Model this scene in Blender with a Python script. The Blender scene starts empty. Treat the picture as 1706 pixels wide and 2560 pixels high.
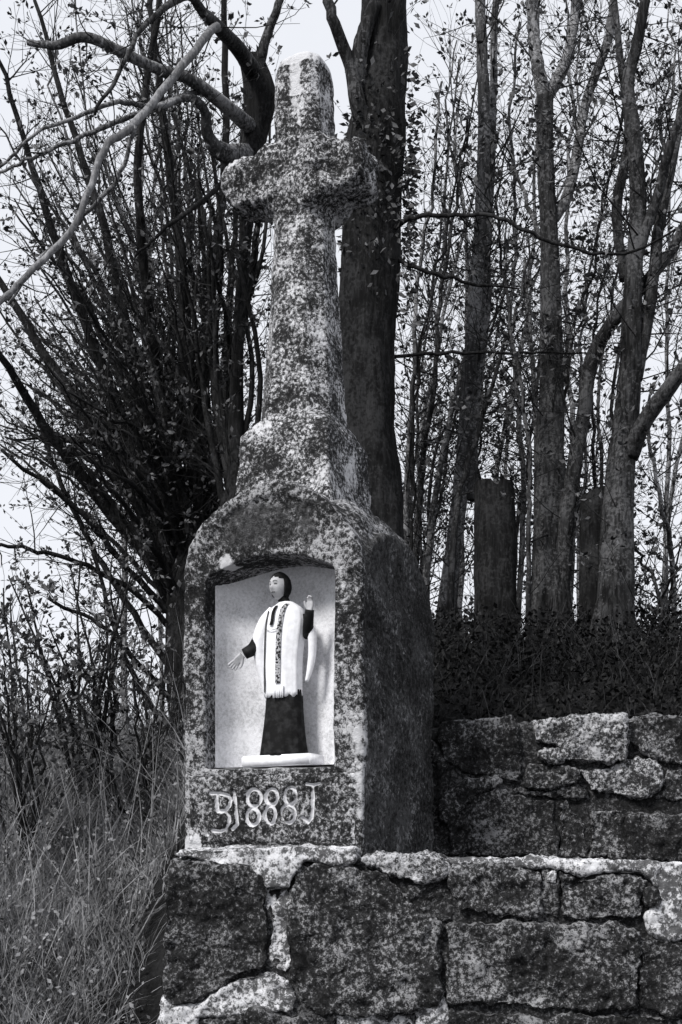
import bpy, bmesh, math, random
import numpy as np
from mathutils import Vector, Matrix, noise as mnoise

R = math.radians
scene = bpy.context.scene
COL = scene.collection

# ------------------------------------------------------------------ camera
# the photograph's frame: 1706 x 2560, focal length 3000 px, eye level at row 2110
S, CX, HZ, E = 3000.0, 853.0, 2110.0, 1.6
cam_d = bpy.data.cameras.new('camera')
cam = bpy.data.objects.new('camera', cam_d)
COL.objects.link(cam)
cam.location = (0, 0, E)
cam.rotation_euler = (R(90), 0, 0)
cam_d.sensor_fit = 'VERTICAL'
cam_d.sensor_height = 36.0
cam_d.sensor_width = 24.0
cam_d.lens = 36.0 * S / 2560.0
cam_d.shift_y = (HZ - 1280.0) / 2560.0
cam_d.clip_start = 0.05
cam_d.clip_end = 2000
scene.camera = cam

# ------------------------------------------------------------------ sky and sun (thin overcast, black and white print)
SUN_AZ, SUN_EL = R(229), R(43)
sun_dir = Vector((math.cos(SUN_AZ) * math.cos(SUN_EL), math.sin(SUN_AZ) * math.cos(SUN_EL), math.sin(SUN_EL)))
world = bpy.data.worlds.new('World')
scene.world = world
world.use_nodes = True
wn, wl = world.node_tree.nodes, world.node_tree.links
wn.clear()
w_out = wn.new('ShaderNodeOutputWorld')
w_bg = wn.new('ShaderNodeBackground')
w_sky = wn.new('ShaderNodeTexSky')
w_sky.sky_type = 'NISHITA'
w_sky.sun_disc = False
w_sky.sun_elevation = SUN_EL
w_sky.sun_rotation = math.atan2(sun_dir.x, sun_dir.y)
w_bw = wn.new('ShaderNodeRGBToBW')
w_mix = wn.new('ShaderNodeMix'); w_mix.data_type = 'RGBA'
w_mix.inputs['Factor'].default_value = 0.92            # the cloud sheet evens the sky out
w_mix.inputs['B'].default_value = (3.4, 3.5, 3.75, 1)
wl.new(w_sky.outputs['Color'], w_bw.inputs['Color'])
wl.new(w_bw.outputs['Val'], w_mix.inputs['A'])
wl.new(w_mix.outputs['Result'], w_bg.inputs['Color'])
w_bg.inputs['Strength'].default_value = 0.1
wl.new(w_bg.outputs['Background'], w_out.inputs['Surface'])

sun_d = bpy.data.lights.new('sun', 'SUN')
sun_d.energy = 1.5
sun_d.angle = R(14)
sun_d.color = (1.0, 0.985, 0.965)
sun = bpy.data.objects.new('sun', sun_d)
COL.objects.link(sun)
sun.location = (-6, -6, 8)
sun.rotation_euler = sun_dir.to_track_quat('Z', 'Y').to_euler()

vs = scene.view_settings
vs.view_transform = 'Standard'
vs.look = 'None'
vs.exposure = 1.4
vs.gamma = 1.0
vs.use_curve_mapping = False


# ------------------------------------------------------------------ helpers
def W(px, py, Y):
    return Vector(((px - CX) / S * Y, Y, E + (HZ - py) / S * Y))


def tag(o, label=None, cat=None, group=None, kind=None):
    if label: o['label'] = label
    if cat: o['category'] = cat
    if group: o['group'] = group
    if kind: o['kind'] = kind
    return o


def empty(name, loc, rz=0.0, label=None, cat=None, group=None):
    o = bpy.data.objects.new(name, None)
    COL.objects.link(o)
    o.location = loc
    o.rotation_euler = (0, 0, rz)
    o.empty_display_size = 0.1
    return tag(o, label, cat, group)


def obj(name, me, mat, parent=None, smooth=True, loc=None):
    o = bpy.data.objects.new(name, me)
    COL.objects.link(o)
    if mat is not None and len(me.materials) == 0:
        me.materials.append(mat)
    if parent is not None:
        o.parent = parent
    if loc is not None:
        o.location = loc
    if smooth:
        me.shade_smooth()
    return o


class MB:
    """collects pieces of one mesh as arrays"""
    def __init__(s):
        s.v, s.q, s.t, s.n = [], [], [], 0

    def add(s, verts, quads=None, tris=None):
        verts = np.asarray(verts, dtype=np.float32).reshape(-1, 3)
        if quads is not None and len(quads):
            s.q.append(np.asarray(quads, dtype=np.int32).reshape(-1, 4) + s.n)
        if tris is not None and len(tris):
            s.t.append(np.asarray(tris, dtype=np.int32).reshape(-1, 3) + s.n)
        s.v.append(verts)
        s.n += len(verts)

    def mesh(s, name, off=(0, 0, 0)):
        me = bpy.data.meshes.new(name)
        if not s.v:
            return me
        v = np.concatenate(s.v) - np.asarray(off, dtype=np.float32)
        q = np.concatenate(s.q) if s.q else np.zeros((0, 4), np.int32)
        t = np.concatenate(s.t) if s.t else np.zeros((0, 3), np.int32)
        me.vertices.add(len(v))
        me.vertices.foreach_set('co', v.ravel())
        nl = q.size + t.size
        me.loops.add(nl)
        me.loops.foreach_set('vertex_index', np.concatenate([q.ravel(), t.ravel()]))
        me.polygons.add(len(q) + len(t))
        st = np.concatenate([np.arange(len(q)) * 4, q.size + np.arange(len(t)) * 3]).astype(np.int32)
        me.polygons.foreach_set('loop_start', st)
        me.update(calc_edges=True)
        me.validate()
        return me


def tube(mb, pts, rad, sides=5, cap=False, rough=0.0, seed=0.0):
    p = np.asarray(pts, dtype=np.float64)
    n = len(p)
    r = np.asarray(rad, dtype=np.float64)
    t = np.empty_like(p)
    t[1:-1] = p[2:] - p[:-2]; t[0] = p[1] - p[0]; t[-1] = p[-1] - p[-2]
    t /= np.linalg.norm(t, axis=1)[:, None] + 1e-12
    m = t.mean(axis=0)
    ref = np.array([1.0, 0.13, 0.07]) if abs(m[2]) > abs(m[0]) else np.array([0.05, 0.2, 1.0])
    a = np.cross(t, ref); a /= np.linalg.norm(a, axis=1)[:, None] + 1e-12
    b = np.cross(t, a)
    ang = np.arange(sides) * (2 * math.pi / sides)
    c, s_ = np.cos(ang), np.sin(ang)
    rr = np.repeat(r[:, None], sides, axis=1)
    if rough > 0:
        for i in range(n):
            for k in range(sides):
                q = Vector((c[k] * 2.2 + seed, s_[k] * 2.2, p[i, 2] * 2.3))
                rr[i, k] *= 1 + rough * (0.55 * mnoise.noise(Vector((c[k] * 7 + seed, s_[k] * 7, p[i, 2] * 3.1))) + mnoise.fractal(q, 0.8, 2.0, 4) + 0.35 * math.sin(ang[k] * 5 + seed + p[i, 2] * 1.5))
    v = p[:, None, :] + rr[:, :, None] * (c[None, :, None] * a[:, None, :] + s_[None, :, None] * b[:, None, :])
    i0 = (np.arange(n - 1) * sides)[:, None]
    k0 = np.arange(sides)[None, :]
    k1 = (k0 + 1) % sides
    quads = np.stack([i0 + k0, i0 + k1, i0 + sides + k1, i0 + sides + k0], axis=-1).reshape(-1, 4)
    vv = v.reshape(-1, 3)
    tris = None
    if cap:
        vv = np.vstack([vv, p[-1], p[0]])
        e = (n - 1) * sides
        tris = [(e + k, e + (k + 1) % sides, n * sides) for k in range(sides)] + [((k + 1) % sides, k, n * sides + 1) for k in range(sides)]
    mb.add(vv, quads, tris)


def catmull(P, per=6):
    P = [np.array(p, dtype=float) for p in P]
    if len(P) == 2:
        return np.array([P[0] + (P[1] - P[0]) * t for t in np.linspace(0, 1, per + 1)])
    Q = [2 * P[0] - P[1]] + P + [2 * P[-1] - P[-2]]
    out = []
    for i in range(1, len(Q) - 2):
        for k in range(per):
            t = k / per
            a, b, c, d = Q[i - 1], Q[i], Q[i + 1], Q[i + 2]
            out.append(0.5 * ((2 * b) + (-a + c) * t + (2 * a - 5 * b + 4 * c - d) * t * t + (-a + 3 * b - 3 * c + d) * t ** 3))
    out.append(P[-1])
    return np.array(out)


def remesh(me, voxel, smooth=2, cutter=None):
    """one closed surface from overlapping pieces"""
    o = bpy.data.objects.new('tmp', me); COL.objects.link(o)
    co = None
    if cutter is not None:
        co = bpy.data.objects.new('tmp_cut', cutter); COL.objects.link(co)
    m = o.modifiers.new('r', 'REMESH'); m.mode = 'VOXEL'; m.voxel_size = voxel
    if co is not None:
        b = o.modifiers.new('b', 'BOOLEAN'); b.operation = 'DIFFERENCE'; b.object = co; b.solver = 'EXACT'
        m2 = o.modifiers.new('r2', 'REMESH'); m2.mode = 'VOXEL'; m2.voxel_size = voxel
    if smooth:
        sm = o.modifiers.new('s', 'SMOOTH'); sm.factor = 0.5; sm.iterations = smooth
    dg = bpy.context.evaluated_depsgraph_get()
    dg.update()
    out = bpy.data.meshes.new_from_object(o.evaluated_get(dg))
    bpy.data.objects.remove(o)
    if co is not None:
        bpy.data.objects.remove(co)
    out.materials.clear()
    return out


def roughen(me, layers, damp=None, seed=0.0):
    """layers: (frequency, amplitude); moves vertices along normals"""
    n = len(me.vertices)
    co = np.empty(n * 3, np.float32); me.vertices.foreach_get('co', co); co = co.reshape(-1, 3)
    no = np.array([v.normal[:] for v in me.vertices], np.float32)
    d = np.zeros(n, np.float32)
    for f, a in layers:
        d += np.array([a * mnoise.fractal(Vector((c[0] * f + seed, c[1] * f + seed * .7, c[2] * f)), 0.9, 2.1, 3) for c in co.tolist()], np.float32)
    if damp is not None:
        d *= damp(co)
    me.vertices.foreach_set('co', (co + no * d[:, None]).ravel())
    me.update()
    return me


def box_bm(bm, x0, x1, y0, y1, z0, z1, top=1.0, bot=1.0):
    cx, cy = (x0 + x1) / 2, (y0 + y1) / 2
    vs_ = []
    for z, k in ((z0, bot), (z1, top)):
        for x, y in ((x0, y0), (x1, y0), (x1, y1), (x0, y1)):
            vs_.append(bm.verts.new((cx + (x - cx) * k, cy + (y - cy) * k, z)))
    for f in ((3, 2, 1, 0), (4, 5, 6, 7), (0, 1, 5, 4), (1, 2, 6, 5), (2, 3, 7, 6), (3, 0, 4, 7)):
        bm.faces.new([vs_[i] for i in f])


def loft_bm(bm, rings):
    """rings: list of lists of points with the same count, bottom to top"""
    vr = [[bm.verts.new(p) for p in r] for r in rings]
    k = len(vr[0])
    for a, b in zip(vr[:-1], vr[1:]):
        for i in range(k):
            bm.faces.new((a[i], a[(i + 1) % k], b[(i + 1) % k], b[i]))
    bm.faces.new(list(reversed(vr[0])))
    bm.faces.new(vr[-1])


def bm_mesh(bm, name):
    bmesh.ops.recalc_face_normals(bm, faces=bm.faces)
    me = bpy.data.meshes.new(name)
    bm.to_mesh(me); bm.free()
    return me


# ------------------------------------------------------------------ materials (grey values only: a black and white print)
def g(v):
    return (v, v, v * 1.03, 1)


def new_mat(name):
    m = bpy.data.materials.new(name); m.use_nodes = True
    nt = m.node_tree; nt.nodes.clear()
    out = nt.nodes.new('ShaderNodeOutputMaterial')
    b = nt.nodes.new('ShaderNodeBsdfPrincipled')
    b.inputs['Roughness'].default_value = 0.92
    b.inputs['Specular IOR Level'].default_value = 0.15
    nt.links.new(b.outputs[0], out.inputs['Surface'])
    return m, nt, b


def nd(nt, kind, **kw):
    n = nt.nodes.new('ShaderNode' + kind)
    for k, v in kw.items():
        setattr(n, k, v)
    return n


def noise_node(nt, vec, scale, detail=4, rough=0.6, dist=0.0):
    n = nd(nt, 'TexNoise')
    n.inputs['Scale'].default_value = scale; n.inputs['Detail'].default_value = detail
    n.inputs['Roughness'].default_value = rough; n.inputs['Distortion'].default_value = dist
    nt.links.new(vec, n.inputs['Vector'])
    return n.outputs['Fac']


def math_node(nt, op, a, b=None, c=None, clamp=False):
    n = nd(nt, 'Math', operation=op, use_clamp=clamp)
    for i, x in enumerate((a, b, c)):
        if x is None: continue
        if isinstance(x, (int, float)): n.inputs[i].default_value = x
        else: nt.links.new(x, n.inputs[i])
    return n.outputs[0]


def ramp(nt, fac, stops, interp='LINEAR'):
    n = nd(nt, 'ValToRGB'); cr = n.color_ramp; cr.interpolation = interp
    while len(cr.elements) > 1: cr.elements.remove(cr.elements[-1])
    cr.elements[0].position = stops[0][0]; cr.elements[0].color = g(stops[0][1])
    for p, v in stops[1:]:
        e = cr.elements.new(p); e.color = g(v)
    nt.links.new(fac, n.inputs['Fac'])
    return n.outputs['Color']


def mixc(nt, fac, a, b, mode='MIX'):
    n = nd(nt, 'Mix', data_type='RGBA', blend_type=mode)
    if isinstance(fac, (int, float)): n.inputs['Factor'].default_value = fac
    else: nt.links.new(fac, n.inputs['Factor'])
    for key, x in (('A', a), ('B', b)):
        if isinstance(x, tuple): n.inputs[key].default_value = x
        else: nt.links.new(x, n.inputs[key])
    return n.outputs['Result']


def bump(nt, b, h, strength, dist):
    n = nd(nt, 'Bump'); n.inputs['Strength'].default_value = strength; n.inputs['Distance'].default_value = dist
    nt.links.new(h, n.inputs['Height']); nt.links.new(n.outputs['Normal'], b.inputs['Normal'])


def stone_mat(name, tones, fine=48, patch=5, patch_k=0.6, contrast=1.0, lichen=0.0, pale=0.55, attr=None, up=0.0, dark_mask=None, bstr=0.7, world=False, warp=0.3):
    m, nt, b = new_mat(name)
    tc = nd(nt, 'TexCoord').outputs['Object']
    n1 = noise_node(nt, tc, fine, 5, 0.62, warp)
    n2 = noise_node(nt, tc, patch, 3, 0.55)
    n3 = noise_node(nt, tc, fine * 3.3, 2, 0.6)
    f = math_node(nt, 'MULTIPLY_ADD', math_node(nt, 'SUBTRACT', n2, 0.5), patch_k, n1)
    f = math_node(nt, 'MULTIPLY_ADD', math_node(nt, 'SUBTRACT', n3, 0.5), 0.45, f)
    d, md, l = tones
    w = 0.11 / contrast
    col = ramp(nt, f, [(0.5 - w * 1.6, d), (0.5 - w * .35, d * 1.5 + .01), (0.5 + w * 0.25, md), (0.5 + w * 1.5, l)])
    if lichen > 0:
        n4 = noise_node(nt, tc, 9, 5, 0.7, 0.6)
        n5 = noise_node(nt, tc, 37, 3, 0.6)
        s = math_node(nt, 'MULTIPLY_ADD', math_node(nt, 'SUBTRACT', n5, .5), 0.5, n4)
        k = ramp(nt, s, [(0.62 - lichen * .2, 0.0), (0.68 - lichen * .2, 1.0)])
        col = mixc(nt, k, col, g(pale))
    if attr or up > 0:
        n6 = noise_node(nt, tc, 30, 5, 0.7)
        if attr:
            an = nd(nt, 'Attribute', attribute_name=attr).outputs['Fac']
            k = math_node(nt, 'ADD', an, math_node(nt, 'MULTIPLY', math_node(nt, 'SUBTRACT', n6, .5), 1.6))
            k = ramp(nt, k, [(0.42, 0.0), (0.62, 1.0)])
            col = mixc(nt, k, col, g(pale))
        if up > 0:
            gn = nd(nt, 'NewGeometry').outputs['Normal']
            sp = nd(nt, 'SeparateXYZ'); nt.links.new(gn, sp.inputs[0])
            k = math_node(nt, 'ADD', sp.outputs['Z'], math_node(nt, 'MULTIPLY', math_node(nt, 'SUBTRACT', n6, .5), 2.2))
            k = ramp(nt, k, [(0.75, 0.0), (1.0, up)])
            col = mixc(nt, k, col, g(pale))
    if dark_mask:  # blends in a darker speckled tone where the attribute is high
        an = nd(nt, 'Attribute', attribute_name=dark_mask).outputs['Fac']
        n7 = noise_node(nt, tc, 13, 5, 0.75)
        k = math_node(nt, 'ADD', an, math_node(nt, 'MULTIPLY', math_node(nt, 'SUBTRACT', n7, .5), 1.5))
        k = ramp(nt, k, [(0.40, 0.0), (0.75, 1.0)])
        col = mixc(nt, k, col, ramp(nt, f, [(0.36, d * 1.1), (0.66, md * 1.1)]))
    nt.links.new(col, b.inputs['Base Color'])
    h = math_node(nt, 'MULTIPLY_ADD', n3, 0.35, n1)
    bump(nt, b, h, bstr, 0.012)
    return m


def simple_mat(name, lo, hi, scale=30, detail=4, bstr=0.2, rough=0.9, spec=0.15, bdist=0.004, p0=0.35, p1=0.65):
    m, nt, b = new_mat(name)
    tc = nd(nt, 'TexCoord').outputs['Object']
    n = noise_node(nt, tc, scale, detail, 0.6)
    nt.links.new(ramp(nt, n, [(p0, lo), (p1, hi)]), b.inputs['Base Color'])
    b.inputs['Roughness'].default_value = rough
    b.inputs['Specular IOR Level'].default_value = spec
    if bstr: bump(nt, b, n, bstr, bdist)
    return m


def bark_mat(name, lo, hi, lichen=0.0, scale=14):
    m, nt, b = new_mat(name)
    tc = nd(nt, 'TexCoord').outputs['Object']
    mp = nd(nt, 'Mapping'); mp.inputs['Scale'].default_value = (1, 1, 0.16)
    nt.links.new(tc, mp.inputs['Vector'])
    n1 = noise_node(nt, mp.outputs[0], scale * 4, 4, 0.65, 0.4)
    n2 = noise_node(nt, tc, 4, 3, 0.6)
    n3 = noise_node(nt, tc, 60, 3, 0.6)
    f = math_node(nt, 'MULTIPLY_ADD', math_node(nt, 'SUBTRACT', n2, 0.5), 0.5, n1)
    col = ramp(nt, f, [(0.36, lo), (0.52, (lo + hi) * .4), (0.68, hi)])
    if lichen:
        k = ramp(nt, math_node(nt, 'MULTIPLY_ADD', math_node(nt, 'SUBTRACT', n2, .5), .8, n3), [(0.50, 0.0), (0.62, lichen)])
        col = mixc(nt, k, col, g(hi * 2.2))
    nt.links.new(col, b.inputs['Base Color'])
    bump(nt, b, n1, 0.8, 0.012)
    return m


def leaf_mat(name, lo, hi):
    m, nt, b = new_mat(name)
    tc = nd(nt, 'TexCoord').outputs['Object']
    n = noise_node(nt, tc, 9, 3, 0.7)
    nt.links.new(ramp(nt, n, [(0.35, lo), (0.65, hi)]), b.inputs['Base Color'])
    b.inputs['Roughness'].default_value = 0.6
    return m


M = {}
M['cross'] = stone_mat('lichened cross stone', (0.011, 0.13, 0.60), fine=82, patch=9, patch_k=0.55, contrast=0.92, lichen=0.02, pale=0.55, attr='lichen', up=0.45)
M['block'] = stone_mat('mottled niche block stone', (0.008, 0.06, 0.34), fine=66, patch=5, patch_k=0.7, contrast=1.0, lichen=0.0, pale=0.5, attr='lichen', up=0.35, dark_mask='dark_mask')
M['inscr'] = stone_mat('carved block stone', (0.008, 0.065, 0.36), fine=70, patch=6, patch_k=0.5, contrast=1.0, lichen=0.0, pale=0.62, attr='lichen', up=0.0)
M['wall_dark'] = stone_mat('dark wall stone', (0.006, 0.026, 0.20), fine=75, patch=6, patch_k=0.7, contrast=0.95, lichen=0.0, pale=0.3, up=0.3)
M['wall_mid'] = stone_mat('grey wall stone', (0.007, 0.038, 0.26), fine=70, patch=6, patch_k=0.7, contrast=0.95, lichen=0.0, pale=0.32, up=0.4)
M['wall_pale'] = stone_mat('pale wall stone', (0.02, 0.2, 0.5), fine=75, patch=6, patch_k=0.5, contrast=1.0, lichen=0.1, pale=0.36)
M['mortar'] = stone_mat('pale lime mortar', (0.06, 0.40, 0.62), fine=60, patch=7, patch_k=0.8, contrast=0.9, pale=0.4, bstr=0.4)
M['joint'] = stone_mat('dark wall joint', (0.005, 0.018, 0.11), fine=70, contrast=1.0)
M['plaster'] = stone_mat('whitewashed niche plaster', (0.38, 0.66, 0.78), fine=90, patch=9, patch_k=0.9, contrast=0.6, pale=0.7, bstr=0.25)
M['white'] = simple_mat('white painted plaster', 0.70, 0.84, 45, 5, 0.25, rough=0.7)
M['black'] = simple_mat('black painted cassock', 0.004, 0.03, 34, 6, 0.3, rough=0.75, p0=0.45, p1=0.75)
M['skin'] = simple_mat('pale painted skin', 0.34, 0.46, 40, 3, 0.05, rough=0.7)
M['hair'] = simple_mat('dark painted hair', 0.004, 0.014, 60, 4, 0.3)
M['band'] = simple_mat('woven stole band', 0.02, 0.4, 130, 2, 0.2, p0=0.46, p1=0.54)
M['trim'] = simple_mat('grey painted trim', 0.05, 0.09, 60, 3, 0.1)
M['bark'] = bark_mat('dark rough bark', 0.006, 0.06, 0.45)
M['bark_grey'] = bark_mat('grey smooth bark', 0.03, 0.15, 0.6)
M['bark_black'] = bark_mat('blackish bark', 0.003, 0.022, 0.35)
M['bark_pale'] = bark_mat('pale smooth bark', 0.09, 0.24, 0.2)
M['twig'] = simple_mat('dark twig bark', 0.006, 0.03, 12, 3, 0)
M['twig_grey'] = simple_mat('grey twig bark', 0.03, 0.1, 12, 3, 0)
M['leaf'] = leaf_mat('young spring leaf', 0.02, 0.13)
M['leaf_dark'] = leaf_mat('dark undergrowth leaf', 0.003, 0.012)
M['earth'] = simple_mat('dark leaf litter', 0.005, 0.02, 16, 6, 0.8, bdist=0.05)
M['grass'] = simple_mat('dry grass', 0.12, 0.42, 6, 4, 0)
M['scrub'] = simple_mat('dull scrub', 0.05, 0.3, 6, 4, 0)
M['weed'] = simple_mat('dark weed', 0.008, 0.07, 8, 3, 0)
M['cut'] = simple_mat('weathered cut wood', 0.03, 0.10, 40, 4, 0.4)


# ------------------------------------------------------------------ ground
def sstep(a, b, x):
    t = min(1.0, max(0.0, (x - a) / (b - a)))
    return t * t * (3 - 2 * t)


def lerp_table(T, x):
    if x <= T[0][0]: return T[0][1]
    for (a, va), (b, vb) in zip(T[:-1], T[1:]):
        if x <= b: return va + (vb - va) * (x - a) / (b - a)
    return T[-1][1]


LEFT_T = [(2.4, 0.0), (3.3, 0.35), (4.3, 0.85), (5.2, 1.3), (6.2, 1.72), (7.5, 2.1), (9.0, 2.3), (14, 2.35), (400, 2.35)]
RIGHT_T = [(4.45, 0.0), (4.6, 1.3), (4.95, 1.45), (5.1, 2.02), (5.5, 2.3), (6.1, 2.55), (7.0, 2.65), (9, 2.6), (14, 2.4), (400, 2.35)]


def terrain(x, y):
    k = sstep(-0.95, -0.45, x)
    z = lerp_table(LEFT_T, y) * (1 - k) + lerp_table(RIGHT_T, y) * k
    a = sstep(3.0, 5.0, y) * 0.07
    return z + a * mnoise.fractal(Vector((x * 1.3, y * 1.3, 0)), 1.0, 2.0, 3)


def build_ground():
    xs = np.concatenate([[-400, -120, -40, -15, -8], np.arange(-5, 5.01, 0.1), [8, 15, 40, 120, 400]])
    ys = np.concatenate([[-60, -10, 0, 1.5], np.arange(2.2, 9.0, 0.08), np.arange(9.0, 15, 0.5), [20, 40, 100, 400]])
    v = [(x, y, terrain(float(x), float(y))) for y in ys for x in xs]
    nx = len(xs)
    q = [(j * nx + i, j * nx + i + 1, (j + 1) * nx + i + 1, (j + 1) * nx + i) for j in range(len(ys) - 1) for i in range(nx - 1)]
    mb = MB(); mb.add(v, q)
    o = obj('ground', mb.mesh('ground'), M['earth'])
    tag(o, kind='structure')
    # worn road in front of the wall
    mb = MB(); rx = np.linspace(-30, 30, 25); v = []
    for x in rx: v += [(x, -5.0, 0.006), (x, 1.9, 0.006)]
    mb.add(v, [(2 * i, 2 * i + 2, 2 * i + 3, 2 * i + 1) for i in range(24)])
    tag(obj('road', mb.mesh('road'), simple_mat('pale road grit', 0.10, 0.2, 40, 5, 0.4)), kind='structure')


build_ground()


# ------------------------------------------------------------------ stone walls traced on their own planes
def on_plane(px, py, p0, d, off=0.0):
    """point where the photograph's ray meets the vertical plane through p0 along d, moved off towards the viewer"""
    k = (px - CX) / S
    # p0 + s d = (k Y, Y)
    s = (p0[0] - k * p0[1]) / (k * d[1] - d[0])
    Y = p0[1] + s * d[1]
    n = Vector((d[1], -d[0], 0)).normalized()
    return Vector((k * Y, Y, E + (HZ - py) / S * Y)) + n * off


def plan_n(d):
    return Vector((d[1], -d[0], 0)).normalized()


def wall_piece(name, poly, plane, parent, mat, depth=0.16, proud=0.0, voxel=0.011, rough=0.012, seed=0.0, smooth=1, grow=1.03, shift=0.0):
    p0, d = plane
    n = plan_n(d)
    pts = [on_plane(px, py, p0, d, proud) for px, py in poly]
    # soften the traced outline
    P = []
    k = len(pts)
    for i in range(k):
        a, b = pts[i], pts[(i + 1) % k]
        P += [a, a.lerp(b, 0.5)]
    bm = bmesh.new()
    c = sum(P, Vector()) / len(P)
    loft_bm(bm, [[tuple(c + (p - c) * grow - n * depth) for p in P], [tuple(c + (p - c) * grow) for p in P]])
    me = bm_mesh(bm, name)
    me = remesh(me, voxel, smooth)
    roughen(me, [(4.0, rough * 1.2), (14.0, rough * 0.9), (38.0, rough * .5), (75.0, rough * .3)], seed=seed)
    loc = Vector(parent.location)
    n_ = len(me.vertices)
    co = np.empty(n_ * 3, np.float32); me.vertices.foreach_get('co', co)
    co = co.reshape(-1, 3) - np.array(loc, np.float32)
    me.vertices.foreach_set('co', co.ravel()); me.update()
    return obj(name, me, mat, parent)


def Z4(L): return [(380 + .4273 * x, 1900 + .4273 * y) for x, y in L]
def Z5(L): return [(900 + .514 * x, 1700 + .514 * y) for x, y in L]


LOW = (Vector((0.07, 3.93, 0)), Vector((0.99, -0.1, 0)).normalized())
UP = (Vector((0.40, 4.78, 0)), Vector((0.995, -0.08, 0)).normalized())


def prism_world(name, poly, plane, depth, parent, mat, off=0.0):
    p0, d = plane; n = plan_n(d)
    pts = [on_plane(px, py, p0, d, off) for px, py in poly]
    bm = bmesh.new()
    loft_bm(bm, [[tuple(p - n * depth - Vector(parent.location)) for p in pts], [tuple(p - Vector(parent.location)) for p in pts]])
    me = remesh(bm_mesh(bm, name), 0.025, 0)
    roughen(me, [(7, 0.012), (24, 0.010)], seed=5)
    return obj(name, me, mat, parent)


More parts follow.
